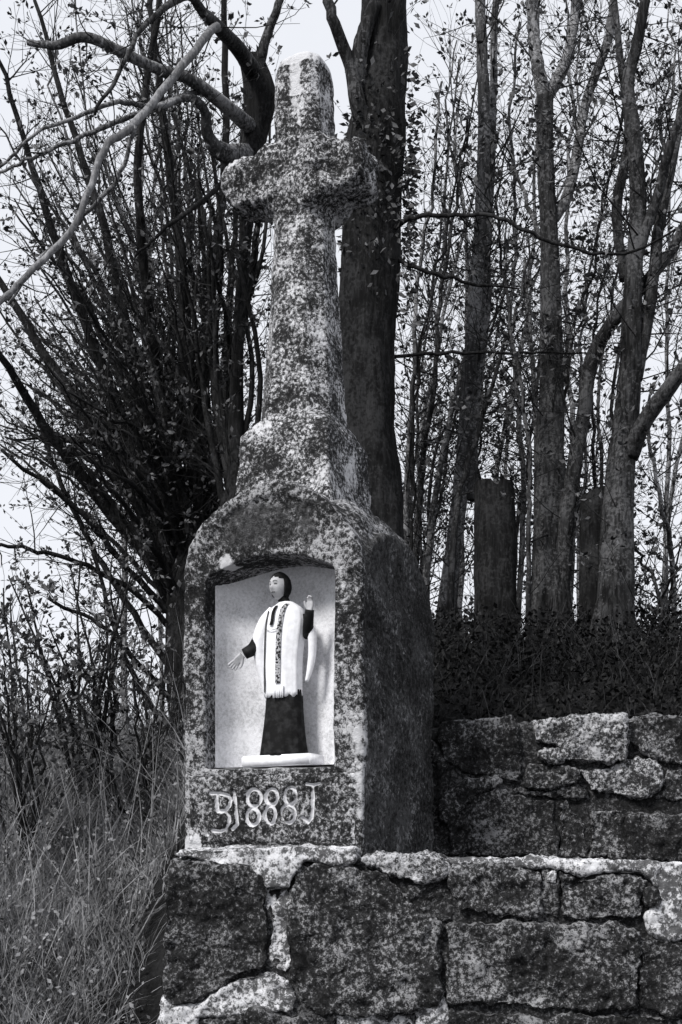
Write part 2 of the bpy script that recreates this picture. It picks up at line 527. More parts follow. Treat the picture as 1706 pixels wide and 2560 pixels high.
def build_lower_wall():
    t = empty('terrace_wall', (0.3, 4.1, 0.0), 0, 'low front stone wall carrying the niche cross, patched with pale mortar', 'wall')
    prism_world('wall_core', [(425, 2150), (880, 2150), (1000, 2166), (1340, 2176), (1950, 2200), (1950, 3330), (300, 3330), (388, 2600)], LOW, 0.95, t, M['joint'], off=-0.02)
    stones = [
        (Z4([(150, 590), (260, 600), (430, 645), (560, 640), (625, 690), (672, 745), (655, 860), (682, 1000), (665, 1180), (640, 1222), (500, 1250), (440, 1300), (300, 1385), (130, 1440), (88, 1380), (92, 1200), (86, 960), (74, 880), (105, 700)]), 'wall_dark', 0.012),
        ([(746, 2168), (800, 2163), (880, 2172), (974, 2194), (1018, 2243), (1040, 2290), (1092, 2310), (1090, 2420), (1092, 2500), (1040, 2520), (880, 2533), (800, 2530), (752, 2490), (733, 2430), (730, 2300), (736, 2210)], 'wall_mid', 0.015),
        (Z5([(20, 870), (100, 845), (400, 865), (420, 905), (410, 965), (300, 985), (160, 955), (30, 905)]), 'wall_pale', 0.02),
        (Z5([(235, 1015), (420, 990), (470, 1080), (480, 1130), (430, 1170), (390, 1180), (250, 1110)]), 'wall_dark', -0.01),
        (Z5([(440, 905), (600, 895), (780, 910), (880, 925), (885, 1050), (870, 1120), (860, 1150), (640, 1140), (500, 1110), (440, 1010)]), 'wall_mid', 0.01),
        (Z5([(975, 925), (1080, 965), (1200, 950), (1300, 940), (1360, 950), (1400, 1000), (1370, 1060), (1390, 1120), (1370, 1155), (1100, 1165), (985, 1150), (970, 1040)]), 'wall_mid', 0.016),
        (Z5([(1400, 1010), (1440, 1015), (1452, 1050), (1430, 1080), (1395, 1075), (1385, 1040)]), 'wall_dark', 0.02),
        (Z5([(440, 1200), (560, 1190), (850, 1190), (1000, 1195), (1240, 1190), (1330, 1240), (1350, 1400), (1330, 1590), (1000, 1600), (600, 1570), (430, 1565), (425, 1400)]), 'wall_mid', 0.014),
        (Z5([(1360, 1245), (1500, 1262), (1720, 1270), (1800, 1300), (1800, 1620), (1500, 1610), (1350, 1600), (1365, 1400)]), 'wall_dark', 0.01),
        (Z5([(1580, 905), (1800, 915), (1850, 1050), (1820, 1250), (1600, 1240), (1570, 1100)]), 'wall_mid', 0.0),
        (Z5([(445, 1615), (700, 1620), (900, 1650), (900, 1900), (450, 1900)]), 'wall_dark', 0.0),
        (Z5([(925, 1640), (1300, 1625), (1600, 1640), (1800, 1640), (1800, 1900), (925, 1900)]), 'wall_mid', 0.01),
        (Z4([(265, 1515), (430, 1515), (600, 1480), (800, 1500), (1060, 1475), (1050, 1560), (1060, 1750), (265, 1750)]), 'wall_dark', 0.0),
        (Z5([(885, 925), (960, 915), (970, 1000), (960, 1150), (885, 1130), (895, 1050)]), 'wall_dark', -0.012),
    ]
    for i, (poly, m, pr) in enumerate(stones):
        wall_piece('stone', poly, LOW, t, M[m], depth=0.12, proud=pr, voxel=0.008, seed=3.7 * i + 1, rough=0.017)
    mort = [
        (Z4([(265, 1500), (252, 1435), (450, 1325), (510, 1265), (700, 1238), (790, 1290), (848, 1400), (805, 1478), (600, 1465), (430, 1505)]), 0.012),
        (Z4([(668, 752), (818, 735), (832, 900), (806, 1000), (820, 1180), (775, 1245), (672, 1205), (694, 1000), (664, 850)]), -0.004),
        (Z4([(25, 1560), (60, 1440), (75, 1385), (95, 1440), (140, 1455), (250, 1435), (258, 1560), (258, 1760), (0, 1760)]), 0.0),
        (Z5([(410, 872), (560, 878), (780, 880), (1568, 886), (1850, 890), (1850, 905), (1580, 900), (1570, 1240), (1500, 1252), (1420, 1225), (1390, 1150), (1450, 1085), (1455, 1010), (1380, 935), (1300, 922), (1190, 930), (1085, 945), (985, 912), (820, 910), (600, 902), (410, 892)]), 0.004),
        (Z5([(905, 935), (958, 932), (964, 990), (910, 992)]), 0.012),
        (Z4([(1082, 1475), (1300, 1490), (1500, 1500), (1540, 1560), (1540, 1700), (1085, 1700)]), -0.004),
        (Z5([(280, 1610), (330, 1575), (400, 1545), (418, 1590), (425, 1680), (425, 1800), (270, 1800), (280, 1680)]), 0.004),
        (Z4([(80, 650), (150, 560), (240, 580), (160, 640), (110, 690)]), 0.004),
    ]
    for i, (poly, pr) in enumerate(mort):
        wall_piece('mortar_patch', poly, LOW, t, M['mortar'], depth=0.10, proud=pr - .008, voxel=0.008, seed=50 + 2.3 * i, rough=0.013, smooth=1)


def build_upper_wall():
    t = empty('field_wall', (0.9, 4.9, 1.2), 0, 'set-back rubble stone wall behind the ledge, below the dark bank', 'wall')
    prism_world('wall_core', [(880, 1850), (1080, 1815), (1300, 1802), (2000, 1800), (2000, 2190), (880, 2190)], UP, 0.32, t, M['joint'], off=-0.022)
    stones = [
        (Z5([(400, 208), (600, 190), (738, 172), (765, 200), (768, 300), (795, 440), (775, 498), (700, 478), (500, 440), (430, 400), (385, 300)]), 'wall_dark', 0.0),
        (Z5([(850, 200), (960, 186), (1120, 188), (1275, 182), (1282, 300), (1278, 392), (1050, 402), (985, 388), (975, 325), (855, 298)]), 'wall_pale', 0.035),
        (Z5([(862, 345), (972, 337), (974, 385), (882, 394)]), 'wall_pale', 0.02),
        (Z5([(1300, 192), (1430, 178), (1568, 172), (1750, 175), (1760, 400), (1568, 405), (1480, 390), (1400, 350), (1300, 292)]), 'wall_mid', 0.0),
        (Z5([(822, 420), (880, 412), (1000, 425), (1060, 440), (1080, 485), (1040, 500), (900, 535), (800, 518)]), 'wall_mid', 0.02),
        (Z5([(1062, 440), (1130, 432), (1280, 395), (1340, 372), (1420, 392), (1475, 440), (1465, 520), (1390, 570), (1250, 560), (1130, 530), (1090, 490)]), 'wall_pale', 0.01),
        (Z5([(1500, 430), (1600, 430), (1750, 440), (1750, 560), (1600, 585), (1440, 575), (1480, 520)]), 'wall_mid', -0.01),
        (Z5([(390, 675), (415, 565), (500, 508), (600, 478), (708, 490), (640, 538), (540, 562), (470, 640), (430, 690)]), 'wall_mid', 0.03),
        (Z5([(465, 655), (560, 572), (700, 542), (760, 562), (940, 592), (955, 700), (960, 850), (700, 850), (450, 850), (440, 700)]), 'wall_dark', 0.0),
        (Z5([(965, 600), (1000, 582), (1060, 640), (1105, 690), (1108, 860), (970, 865)]), 'wall_mid', 0.0),
        (Z5([(1120, 628), (1280, 626), (1298, 680), (1300, 865), (1120, 865)]), 'wall_mid', 0.012),
        (Z5([(1312, 655), (1450, 668), (1568, 660), (1750, 670), (1760, 880), (1310, 872)]), 'wall_dark', 0.012),
        (Z5([(740, 528), (800, 530), (930, 545), (1040, 512), (1110, 545), (1100, 575), (960, 572), (780, 560)]), 'wall_dark', 0.0),
        (Z5([(-40, 330), (200, 250), (380, 330), (410, 430), (380, 580), (380, 700), (430, 720), (440, 860), (-60, 860)]), 'wall_dark', -0.01),
    ]
    for i, (poly, m, pr) in enumerate(stones):
        wall_piece('stone', poly, UP, t, M[m], depth=0.2, proud=pr, seed=100 + 3.1 * i, rough=0.017, voxel=0.009)


build_lower_wall()
build_upper_wall()

# ------------------------------------------------------------------ the wayside cross
YAW = R(-25)
PU = Vector((math.cos(YAW), math.sin(YAW), 0))          # along the front, to the right (nearer)
PV = Vector((-math.sin(YAW), math.cos(YAW), 0))         # into the block
PC = Vector((0.07, 4.0, 0)) - PU * 0.35 + PV * 0.34
PZ = E - 0.022
HALF, DEP = 0.35, 0.34


def front(px, py, yl):
    """pillar-local x and z of the point at this pixel on the local plane y = yl"""
    k = (px - CX) / S
    o = PC + PV * yl
    s = (k * o.y - o.x) / (PU.x - k * PU.y)
    Y = o.y + s * PU.y
    return s, E + (HZ - py) / S * Y - PZ


pillar = empty('wayside_cross', (PC.x, PC.y, PZ), YAW, 'tall lichen-covered stone cross on a block with an arched niche', 'wayside cross')


def arch_ring(half, z0, spring, rise, n=24):
    pts = [(-half, z0), (half, z0)]
    for i in range(n + 1):
        a = math.pi * i / n
        pts.append((half * math.cos(a), spring + rise * math.sin(a)))
    return pts


NX0, NZF = front(512, 1925, -DEP)
NX1, _ = front(833, 1895, -DEP)
NZF = 0.285
NZS, NZA = 0.958, 1.022


def niche_top(x):
    t = (x - NX0) / (NX1 - NX0) * 2 - 1
    return NZS + (NZA - NZS) * (1 - t * t)


def niche_plan(x, y_front, j, dep):
    t = max(-1, min(1, (x - NX0) / (NX1 - NX0) * 2 - 1))
    return y_front + j + dep * math.sqrt(max(0, 1 - abs(t) ** 3.2))


AX = -0.035     # the cross stands a little off the block's middle


def oct_ring(s, ch, z, cx=AX, cy=0.0, sy=None):
    h = s / 2; hy = (sy or s) / 2; c = ch
    return [(cx - h + c, cy - hy, z), (cx + h - c, cy - hy, z), (cx + h, cy - hy + c, z), (cx + h, cy + hy - c, z),
            (cx + h - c, cy + hy, z), (cx - h + c, cy + hy, z), (cx - h, cy + hy - c, z), (cx - h, cy - hy + c, z)]


def build_block():
    bm = bmesh.new()
    box_bm(bm, -HALF, HALF, -DEP, DEP, -0.05, 0.90)
    dome = [(0.86, 1.0), (0.93, 0.99), (1.0, 0.965), (1.07, 0.92), (1.13, 0.86), (1.18, 0.77), (1.22, 0.68), (1.245, 0.58), (1.26, 0.45)]
    loft_bm(bm, [oct_ring(2 * HALF * k, 0.02 + 0.10 * (1 - k), z, 0.0 + AX * (1 - k), 0.0, 2 * DEP * k) for z, k in dome])
    r = arch_ring(HALF, 0.6, 0.935, 0.325)
    loft_bm(bm, [[(x, -DEP, z) for x, z in r], [(x * .97, -0.10, z) for x, z in r], [(x * .8, 0.12, z - .04) for x, z in r]])
    r = arch_ring(DEP * .93, 0.6, 0.90, 0.22)
    loft_bm(bm, [[(-HALF, x, z) for x, z in r], [(HALF - 0.004, x, z) for x, z in r]])
    # raised rim along the front and side arches
    for hx, rise, side in ((HALF, 0.325, 0),):
        o_, i_ = arch_ring(hx - 0.012, 0.9, 0.935, rise + 0.010, 28)[2:], arch_ring(hx - 0.055, 0.9, 0.935, rise - 0.035, 28)[2:]
        lim = (DEP if side == 0 else HALF)
        for k in range(28):
            q = [o_[k], o_[k + 1], i_[k + 1], i_[k]]
            if side == 0:
                loft_bm(bm, [[(x, -lim - 0.012, z) for x, z in q], [(x, -lim + 0.06, z) for x, z in q]])
            else:
                loft_bm(bm, [[(lim + 0.012, x, z) for x, z in q], [(lim - 0.06, x, z) for x, z in q]])
    me = bm_mesh(bm, 'niche_block')
    # niche cutter
    cb = bmesh.new()
    N = 28
    top_f, bot_f, top_b, bot_b = [], [], [], []
    xs = [NX0 + (NX1 - NX0) * (0.5 - 0.5 * math.cos(math.pi * i / N)) for i in range(N + 1)]
    for x in xs:
        zt = niche_top(x)
        yb = niche_plan(x, -DEP, 0.055, 0.15)
        top_f.append(cb.verts.new((x, -DEP - 0.15, zt))); bot_f.append(cb.verts.new((x, -DEP - 0.15, NZF)))
        top_b.append(cb.verts.new((x, yb, zt))); bot_b.append(cb.verts.new((x, yb, NZF)))
    for i in range(N):
        cb.faces.new((bot_f[i], bot_f[i + 1], top_f[i + 1], top_f[i]))
        cb.faces.new((bot_b[i + 1], bot_b[i], top_b[i], top_b[i + 1]))
        cb.faces.new((top_f[i], top_f[i + 1], top_b[i + 1], top_b[i]))
        cb.faces.new((bot_f[i + 1], bot_f[i], bot_b[i], bot_b[i + 1]))
    cb.faces.new((bot_f[0], top_f[0], top_b[0], bot_b[0]))
    cb.faces.new((bot_f[N], bot_b[N], top_b[N], top_f[N]))
    cut = bm_mesh(cb, 'cut')
    me = remesh(me, 0.008, 3, cut)

    def damp(co):
        inside = (co[:, 1] > -DEP + 0.03) & (co[:, 0] > NX0 - .02) & (co[:, 0] < NX1 + .02) & (co[:, 2] > NZF - .03) & (co[:, 2] < NZA + .03) & (co[:, 1] < -.02)
        pan = (co[:, 1] < -DEP + 0.03) & (co[:, 2] < NZF - .01)
        d = np.ones(len(co), np.float32)
        near = (co[:, 1] < -.02) & (co[:, 0] > NX0 - .05) & (co[:, 0] < NX1 + .05) & (co[:, 2] > NZF - .05) & (co[:, 2] < NZA + .05)
        d[near] = 0.35
        d[inside] = 0.12; d[pan] = 0.1
        return d
    roughen(me, [(3.2, 0.012), (11, 0.007), (34, 0.004)], damp, seed=7)
    # pale lichen: jamb edges, right corner, foot
    n = len(me.vertices)
    co = np.empty(n * 3, np.float32); me.vertices.foreach_get('co', co); co = co.reshape(-1, 3)
    # the field that carries the carving is let in behind the inscription panel
    fld = (co[:, 1] < -DEP + 0.03) & (co[:, 2] > 0.03) & (co[:, 2] < NZF - 0.03) & (np.abs(co[:, 0]) < HALF - 0.035)
    co[fld, 1] += 0.032
    me.vertices.foreach_set('co', co.ravel()); me.update()
    li = np.zeros(n, np.float32)
    fr = co[:, 1] < -DEP + 0.06
    li += 0.34 * (fr & (co[:, 0] > NX1 - .005) & (co[:, 2] > .1) & (co[:, 2] < 1.0))
    li += 0.16 * (fr & (co[:, 0] < NX0) & (co[:, 2] > .1) & (co[:, 2] < .95))
    li += 0.22 * np.exp(-((co[:, 0] - HALF) ** 2 + (co[:, 1] + DEP) ** 2) / 0.0009) * (co[:, 2] < .42)
    li += 0.9 * np.exp(-((co[:, 0] + .31) ** 2 + (co[:, 2] - .03) ** 2) / 0.003) * fr
    li += 1.0 * np.exp(-((co[:, 0] - front(565, 1400, -DEP)[0]) ** 2 + (co[:, 2] - front(565, 1405, -DEP)[1]) ** 2) / 0.0011) * fr
    at = me.attributes.new('lichen', 'FLOAT', 'POINT'); at.data.foreach_set('value', li)
    dk = 0.72 * np.clip((co[:, 0] - HALF + .05) / .03, 0, 1) * (co[:, 1] > -DEP + .02)  # darker tone over the block's whole right face
    dk = np.maximum(dk, 0.75 * fr * np.exp(-((co[:, 0] + .01) / .24) ** 4) * np.clip((co[:, 2] - 1.03) / .04, 0, 1) * np.clip((1.24 - co[:, 2]) / .05, 0, 1))  # darker tone on the front, between niche head and arch rim
    at = me.attributes.new('dark_mask', 'FLOAT', 'POINT'); at.data.foreach_set('value', dk.astype(np.float32))
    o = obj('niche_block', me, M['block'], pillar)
    # whitewashed back of the niche
    mb = MB()
    NY, NXX = 30, 48
    v, q = [], []
    a0, a1 = -math.pi / 2, math.pi / 2
    for i in range(NXX + 1):
        t = -1 + 2 * i / NXX
        t = math.copysign(1 - (1 - abs(t)) ** 1.6, t) * 0.992
        x = NX0 + (NX1 - NX0) * (t + 1) / 2
        yb = niche_plan(x, -DEP, 0.055, 0.15) - 0.010
        zt = niche_top(x) + 0.004
        for j in range(NY + 1):
            z = NZF - 0.004 + (zt - NZF + .004) * j / NY
            v.append((x, yb + 0.003 * mnoise.noise(Vector((x * 9, z * 9, 3))), z))
    for i in range(NXX):
        for j in range(NY):
            q.append((i * (NY + 1) + j, (i + 1) * (NY + 1) + j, (i + 1) * (NY + 1) + j + 1, i * (NY + 1) + j + 1))
    mb.add(v, q)
    # floor skim
    v, q = [], []
    for i in range(NXX + 1):
        x = NX0 + (NX1 - NX0) * (0.01 + 0.98 * i / NXX)
        yb = niche_plan(x, -DEP, 0.055, 0.15)
        v += [(x, -DEP + 0.035, NZF + 0.008), (x, yb, NZF + 0.008)]
    for i in range(NXX):
        q.append((2 * i, 2 * i + 2, 2 * i + 3, 2 * i + 1))
    mb.add(v, q)
    obj('niche_lining', mb.mesh('niche_lining'), M['plaster'], pillar)


def build_inscription():
    def z3(L): return [front(500 + .2232 * x, 1920 + .2232 * y, -DEP) for x, y in L]

    def ell(cx, cy, rx, ry, a0=0, a1=360, n=20):
        return [(cx + rx * math.cos(R(a0 + (a1 - a0) * i / n)), cy + ry * math.sin(R(a0 + (a1 - a0) * i / n))) for i in range(n + 1)]
    strokes = [
        [(120, 285), (220, 285), (320, 305), (345, 360), (335, 420), (290, 475), (195, 482)],
        [(185, 290), (195, 390), (198, 485)],
        [(200, 490), (280, 490), (330, 545), (330, 620), (290, 685), (230, 712), (150, 700)],
        [(375, 262), (400, 380), (412, 520), (425, 630), (370, 685)],
        ell(605, 335, 76, 97), ell(597, 545, 72, 95),
        ell(805, 322, 68, 88), ell(790, 525, 60, 98),
        ell(1015, 312, 66, 97), ell(990, 515, 78, 102),
        [(1195, 175), (1265, 195), (1340, 170)],
        [(1265, 190), (1268, 330), (1262, 470), (1250, 560), (1212, 605), (1155, 560)],
    ]
    segs = []
    for s in strokes:
        P = z3(s)
        segs += list(zip(P[:-1], P[1:]))
    x0, x1, z0, z1 = -HALF + 0.016, HALF - 0.016, 0.012, NZF - 0.012
    st = 0.003
    xs = np.arange(x0, x1, st); zs = np.arange(z0, z1, st)
    X, Z = np.meshgrid(xs, zs)
    D = np.full(X.shape, 9.0)
    for (ax, az), (bx, bz) in segs:
        dx, dz = bx - ax, bz - az
        L = dx * dx + dz * dz + 1e-12
        t = np.clip(((X - ax) * dx + (Z - az) * dz) / L, 0, 1)
        D = np.minimum(D, np.hypot(X - ax - t * dx, Z - az - t * dz))
    nz = np.array([[mnoise.fractal(Vector((x * 30, z * 30, 5)), 0.9, 2, 3) for x in xs] for z in zs])
    nz2 = np.array([[mnoise.fractal(Vector((x * 7, z * 7, 9)), 0.9, 2, 2) for x in xs] for z in zs])
    wdt = 0.0118 * (1 + 0.3 * nz2)
    gr = np.clip(1 - D / wdt, 0, 1)
    gr = gr * gr * (3 - 2 * gr)
    ed = np.minimum(np.minimum(X - x0, x1 - X), np.minimum(Z - z0, z1 - Z))
    edge = np.clip(ed / (0.028 + .012 * nz2), 0, 1)
    y = -DEP - 0.007 + 0.018 * (1 - edge) ** 2 + 0.017 * gr + 0.004 * nz
    v = np.stack([X, y, Z], -1).reshape(-1, 3)
    nx = len(xs)
    i, j = np.meshgrid(np.arange(nx - 1), np.arange(len(zs) - 1))
    b = (j * nx + i).ravel()
    mb = MB(); mb.add(v, np.stack([b, b + 1, b + nx + 1, b + nx], -1))
    me = mb.mesh('inscription_panel')
    li = np.clip(np.clip(1.7 - D / 0.0060, 0, 1) * 0.8 + nz2 * .1 + nz * .25, 0, 1)
    li += 0.5 * np.clip(1 - np.abs(X - (x1 - .01)) / 0.05, 0, 1)
    li += 0.7 * np.exp(-((X + .30) ** 2 + (Z - .03) ** 2) / 0.0035)
    at = me.attributes.new('lichen', 'FLOAT', 'POINT'); at.data.foreach_set('value', li.astype(np.float32).ravel())
    o = obj('inscription_panel', me, M['inscr'], pillar)
    o['label'] = 'carved characters BJ888J below the niche'


def build_cross():
    bm = bmesh.new()
    loft_bm(bm, [oct_ring(0.41, 0.01, 1.20), oct_ring(0.405, 0.01, 1.27), oct_ring(0.385, 0.008, 1.29), oct_ring(0.360, 0.006, 1.495), oct_ring(0.352, 0.008, 1.512),
                 oct_ring(0.30, 0.05, 1.565), oct_ring(0.27, 0.06, 1.585)])
    me = roughen(remesh(bm_mesh(bm, 'plinth'), 0.008, 2), [(5, 0.006), (16, 0.005), (40, 0.003)], seed=3)
    at = me.attributes.new('lichen', 'FLOAT', 'POINT')
    obj('plinth', me, M['cross'], pillar)

    bm = bmesh.new()
    zt = 2.93
    loft_bm(bm, [oct_ring(0.282, 0.055, 1.54), oct_ring(0.272, 0.06, 1.66), oct_ring(0.248, 0.06, 1.85), oct_ring(0.218, 0.052, 2.15), oct_ring(0.192, 0.045, 2.42),
                 oct_ring(0.192, 0.03, 2.6), oct_ring(0.178, 0.025, 2.87), oct_ring(0.165, 0.03, 2.91), oct_ring(0.12, 0.03, zt)])
    # arms, thick at the root, uneven at the worn ends
    for sgn, L, zc in ((-1, 0.295, 2.485), (1, 0.27, 2.465)):
        rings = []
        for u, hh, hd, dz in ((0.0, 0.14, 0.115, 0.0), (0.09, 0.125, 0.12, 0.0), (0.15, 0.095, 0.105, 0.01), (0.22, 0.086, 0.10, 0.012), (0.25, 0.084, 0.098, 0.012), (1.0, 0.062, 0.082, 0.01)):
            x = AX + sgn * (u if u < 1 else L)
            z = zc + dz
            c = 0.02
            ring = [(x, -hd + c, z - hh), (x, hd - c, z - hh), (x, hd, z - hh + c), (x, hd, z + hh - c), (x, hd - c, z + hh), (x, -hd + c, z + hh), (x, -hd, z + hh - c), (x, -hd, z - hh + c)]
            rings.append(ring)
        loft_bm(bm, rings)
    me = bm_mesh(bm, 'cross')
    me = remesh(me, 0.008, 3)
    roughen(me, [(5, 0.018), (17, 0.012), (44, 0.006)], damp=lambda co: np.where(np.abs(co[:, 2] - 2.48) < .15, 1.05, np.where(co[:, 2] > 2.63, 0.32, 0.28)).astype(np.float32), seed=21)
    n = len(me.vertices)
    co = np.empty(n * 3, np.float32); me.vertices.foreach_get('co', co); co = co.reshape(-1, 3)
    li = np.zeros(n, np.float32)
    fr = co[:, 1] < 0.0
    xh = AX + 0.005
    li += 0.75 * np.exp(-((co[:, 0] - xh) / 0.03) ** 2) * ((co[:, 2] > 2.76)) * fr
    li += 0.7 * np.exp(-(((co[:, 0] - xh) / 0.03) ** 2 + ((co[:, 2] - 2.735) / 0.035) ** 2)) * fr
    li += 0.6 * (co[:, 2] > 2.88)
    li += 0.75 * np.exp(-(((co[:, 0] - AX - .215) / 0.05) ** 2 + ((co[:, 2] - 2.58) / 0.035) ** 2))
    li += 0.7 * np.exp(-(((co[:, 0] - AX + .27) / 0.06) ** 2 + ((co[:, 2] - 2.575) / 0.03) ** 2))
    li += 0.30 * (co[:, 2] < 2.36) * np.exp(-((co[:, 0] - AX) / .06) ** 2) * fr
    at = me.attributes.new('lichen', 'FLOAT', 'POINT'); at.data.foreach_set('value', li)
    obj('cross', me, M['cross'], pillar)


def build_base_slab():
    # pale mortar bed under the block, its front edge uneven and running down into the wall
    poly = Z4([(138, 562), (190, 518), (500, 512), (900, 502), (1180, 512), (1188, 590), (1105, 628), (890, 588), (842, 655), (805, 742), (672, 745), (612, 672), (560, 628), (430, 628), (262, 575)])
    o = wall_piece('mortar_bed', poly, (LOW[0], LOW[1]), tmp_parent, M['mortar'], depth=0.5, proud=0.02, voxel=0.009, rough=0.009, seed=77, smooth=3)
    return o


build_block()
build_inscription()
build_cross()
tmp_parent = [o for o in bpy.data.objects if o.name == 'terrace_wall'][0]
build_base_slab()


# ------------------------------------------------------------------ the painted saint in the niche
def build_statue():
    k = 1 / 705.0
    yl = -DEP + 0.092
    xs_, _ = front(709, 1900, yl)
    loc = PC + PU * xs_ + PV * yl
    st = empty('saint_statue', (loc.x, loc.y, PZ + NZF + 0.008), R(-14), 'painted figure in white surplice and black cassock standing inside the niche', 'statue')
    z_of = lambda py: (1906 - py) * k
    x_of = lambda px: (px - 709) * k

    # base
    bm = bmesh.new()
    box_bm(bm, -0.135, 0.133, -0.062, 0.060, 0.0, 0.040)
    bmesh.ops.bevel(bm, geom=bm.edges[:], offset=0.005, segments=2, affect='EDGES')
    bo = obj('base', bm_mesh(bm, 'base'), M['white'], st); bo.rotation_euler = (0, R(-1.0), R(-9))

    def loft(name, rows, mat, folds=0.0, nf=9, sides=56, parent=st, cap=True, hem=0.0, ph=0.0):
        # rows: z, centre x, centre y, half width, half depth
        mb = MB(); v = []
        n = len(rows)
        for i, (z, cx, cy, hw, hd) in enumerate(rows):
            f = folds * (1 - i / (n - 1)) ** 1.1
            for s in range(sides):
                a = 2 * math.pi * s / sides
                rr = 1 + f * (1 - 1.9 * abs(math.sin((a * nf + ph + 0.6 * math.sin(a * 2)) / 2)) ** 0.6 + 0.5 * math.sin(a * (nf * 2 + 1) + 1.3))
                zz = z + (hem * math.sin(a * nf * 1.5 + ph) if i == 0 else 0)
                ca, sa = math.cos(a), math.sin(a)
                v.append((cx + hw * rr * math.copysign(abs(ca) ** 0.85, ca), cy + hd * rr * math.copysign(abs(sa) ** 0.85, sa), zz))
        q = [(i * sides + s, i * sides + (s + 1) % sides, (i + 1) * sides + (s + 1) % sides, (i + 1) * sides + s) for i in range(n - 1) for s in range(sides)]
        tr = []
        if cap:
            v += [(rows[-1][1], rows[-1][2], rows[-1][0]), (rows[0][1], rows[0][2], rows[0][0])]
            e = (n - 1) * sides
            tr = [(e + s, e + (s + 1) % sides, n * sides) for s in range(sides)] + [((s + 1) % sides, s, n * sides + 1) for s in range(sides)]
        mb.add(v, q, tr)
        return obj(name, mb.mesh(name), mat, parent)

    def smooth_rows(R_, per=4):
        return [tuple(r) for r in catmull(R_, per)]

    loft('cassock', smooth_rows([
        (0.038, 0.000, 0.000, 0.086, 0.058), (0.10, 0.001, 0.0, 0.078, 0.052), (0.18, 0.003, 0.002, 0.070, 0.047), (0.27, 0.004, 0.004, 0.064, 0.044)]), M['black'], 0.05, 8)
    surp_rows = smooth_rows([
        (z_of(1732), 0.000, 0.000, 0.068, 0.044), (z_of(1690), -0.002, 0.000, 0.070, 0.044), (z_of(1645), -0.005, 0.000, 0.074, 0.045),
        (z_of(1600), -0.004, 0.001, 0.079, 0.046), (z_of(1560), 0.002, 0.003, 0.080, 0.046), (z_of(1532), 0.006, 0.005, 0.074, 0.043),
        (z_of(1514), 0.009, 0.008, 0.060, 0.042), (z_of(1502), 0.010, 0.010, 0.038, 0.032), (z_of(1496), 0.008, 0.010, 0.026, 0.025)])
    sp = loft('surplice', surp_rows, M['white'], 0.045, 9, hem=0.006, ph=0.5)

    def surf(px, py, out=0.0025):
        """a point on the front of the surplice"""
        z = z_of(py); x = x_of(px)
        rr = min(surp_rows, key=lambda r: abs(r[0] - z))
        t = max(-0.97, min(0.97, (x - rr[1]) / rr[3]))
        y = rr[2] - rr[4] * (1 - abs(t) ** (2 / .85)) ** (.85 / 2) * 1.03 - out
        return np.array((x, y, z))

    def strip(name, path, w, mat, out=0.003):
        P = catmull([(px, py, 0) for px, py in path], 6)
        mb = MB(); v = []
        for p in P:
            for d_ in (-1, -.33, .33, 1):
                s = surf(p[0] + d_ * w / 2, p[1], out if abs(d_) < 1 else out - .003)
                v.append(s)
        q = [(4 * i + j, 4 * i + j + 1, 4 * i + 5 + j, 4 * i + 4 + j) for i in range(len(P) - 1) for j in range(3)]
        mb.add(v, q)
        return obj(name, mb.mesh(name), mat, st)
    strip('stole_band', [(724, 1504), (716, 1520), (709, 1560), (706, 1610), (705, 1660), (704, 1702)], 13, M['band'], 0.005)
    strip('stole_border', [(676, 1520), (671, 1560), (669, 1620), (667, 1680), (665, 1722)], 5, M['trim'], 0.005)
    strip('stole_border', [(672, 1568), (685, 1571), (705, 1567)], 5, M['trim'], 0.006)
    strip('bead_chain', [(698, 1508), (691, 1525), (689, 1545), (686, 1558)], 9, M['black'], 0.006)
    # fringed stole end
    mb = MB()
    for f in range(7):
        a = surf(693 + f * 4, 1706, 0.006); b = surf(693 + f * 4 + random.Random(f).uniform(-1, 1), 1738, 0.006)
        tube(mb, [a, (a + b) / 2, b], [0.003, 0.0032, 0.0022], 6, cap=True)
    obj('fringe', mb.mesh('fringe'), M['white'], st)

    # ---- arms: black inner sleeves
    mb = MB()
    tube(mb, catmull([(x_of(672), 0.0, z_of(1532)), (x_of(645), -0.01, z_of(1590)), (x_of(634), -0.022, z_of(1612)), (x_of(616), -0.035, z_of(1625))], 4),
         np.interp(np.linspace(0, 1, 13), [0, .5, .7, 1], [0.022, 0.022, 0.022, 0.0195]), 16, cap=True)
    obj('sleeve', mb.mesh('sleeve'), M['black'], st)
    mb = MB()
    tube(mb, catmull([(x_of(757), 0.008, z_of(1532)), (x_of(772), 0.0, z_of(1578)), (x_of(779), -0.03, z_of(1556)), (x_of(785), -0.042, z_of(1524))], 5),
         np.interp(np.linspace(0, 1, 16), [0, .5, 1], [0.022, 0.020, 0.0155]), 16, cap=True)
    obj('sleeve', mb.mesh('sleeve'), M['black'], st)
    # wide white surplice sleeves
    mb = MB()
    tube(mb, catmull([(x_of(684), 0.0, z_of(1514)), (x_of(666), -0.004, z_of(1545)), (x_of(652), -0.010, z_of(1590)), (x_of(654), -0.006, z_of(1640)), (x_of(664), -0.004, z_of(1700)), (x_of(668), -0.004, z_of(1745))], 5),
         np.interp(np.linspace(0, 1, 26), [0, .2, .4, .62, .85, 1], [0.018, 0.028, 0.030, 0.024, 0.014, 0.006]), 18, cap=True)
    obj('surplice_sleeve', mb.mesh('surplice_sleeve'), M['white'], st)
    mb = MB()
    tube(mb, catmull([(x_of(778), -0.020, z_of(1556)), (x_of(785), -0.012, z_of(1585)), (x_of(784), -0.006, z_of(1630)), (x_of(777), -0.004, z_of(1670)), (x_of(769), -0.002, z_of(1695))], 5),
         np.interp(np.linspace(0, 1, 21), [0, .2, .6, 1], [0.014, 0.016, 0.013, 0.006]), 14, cap=True)
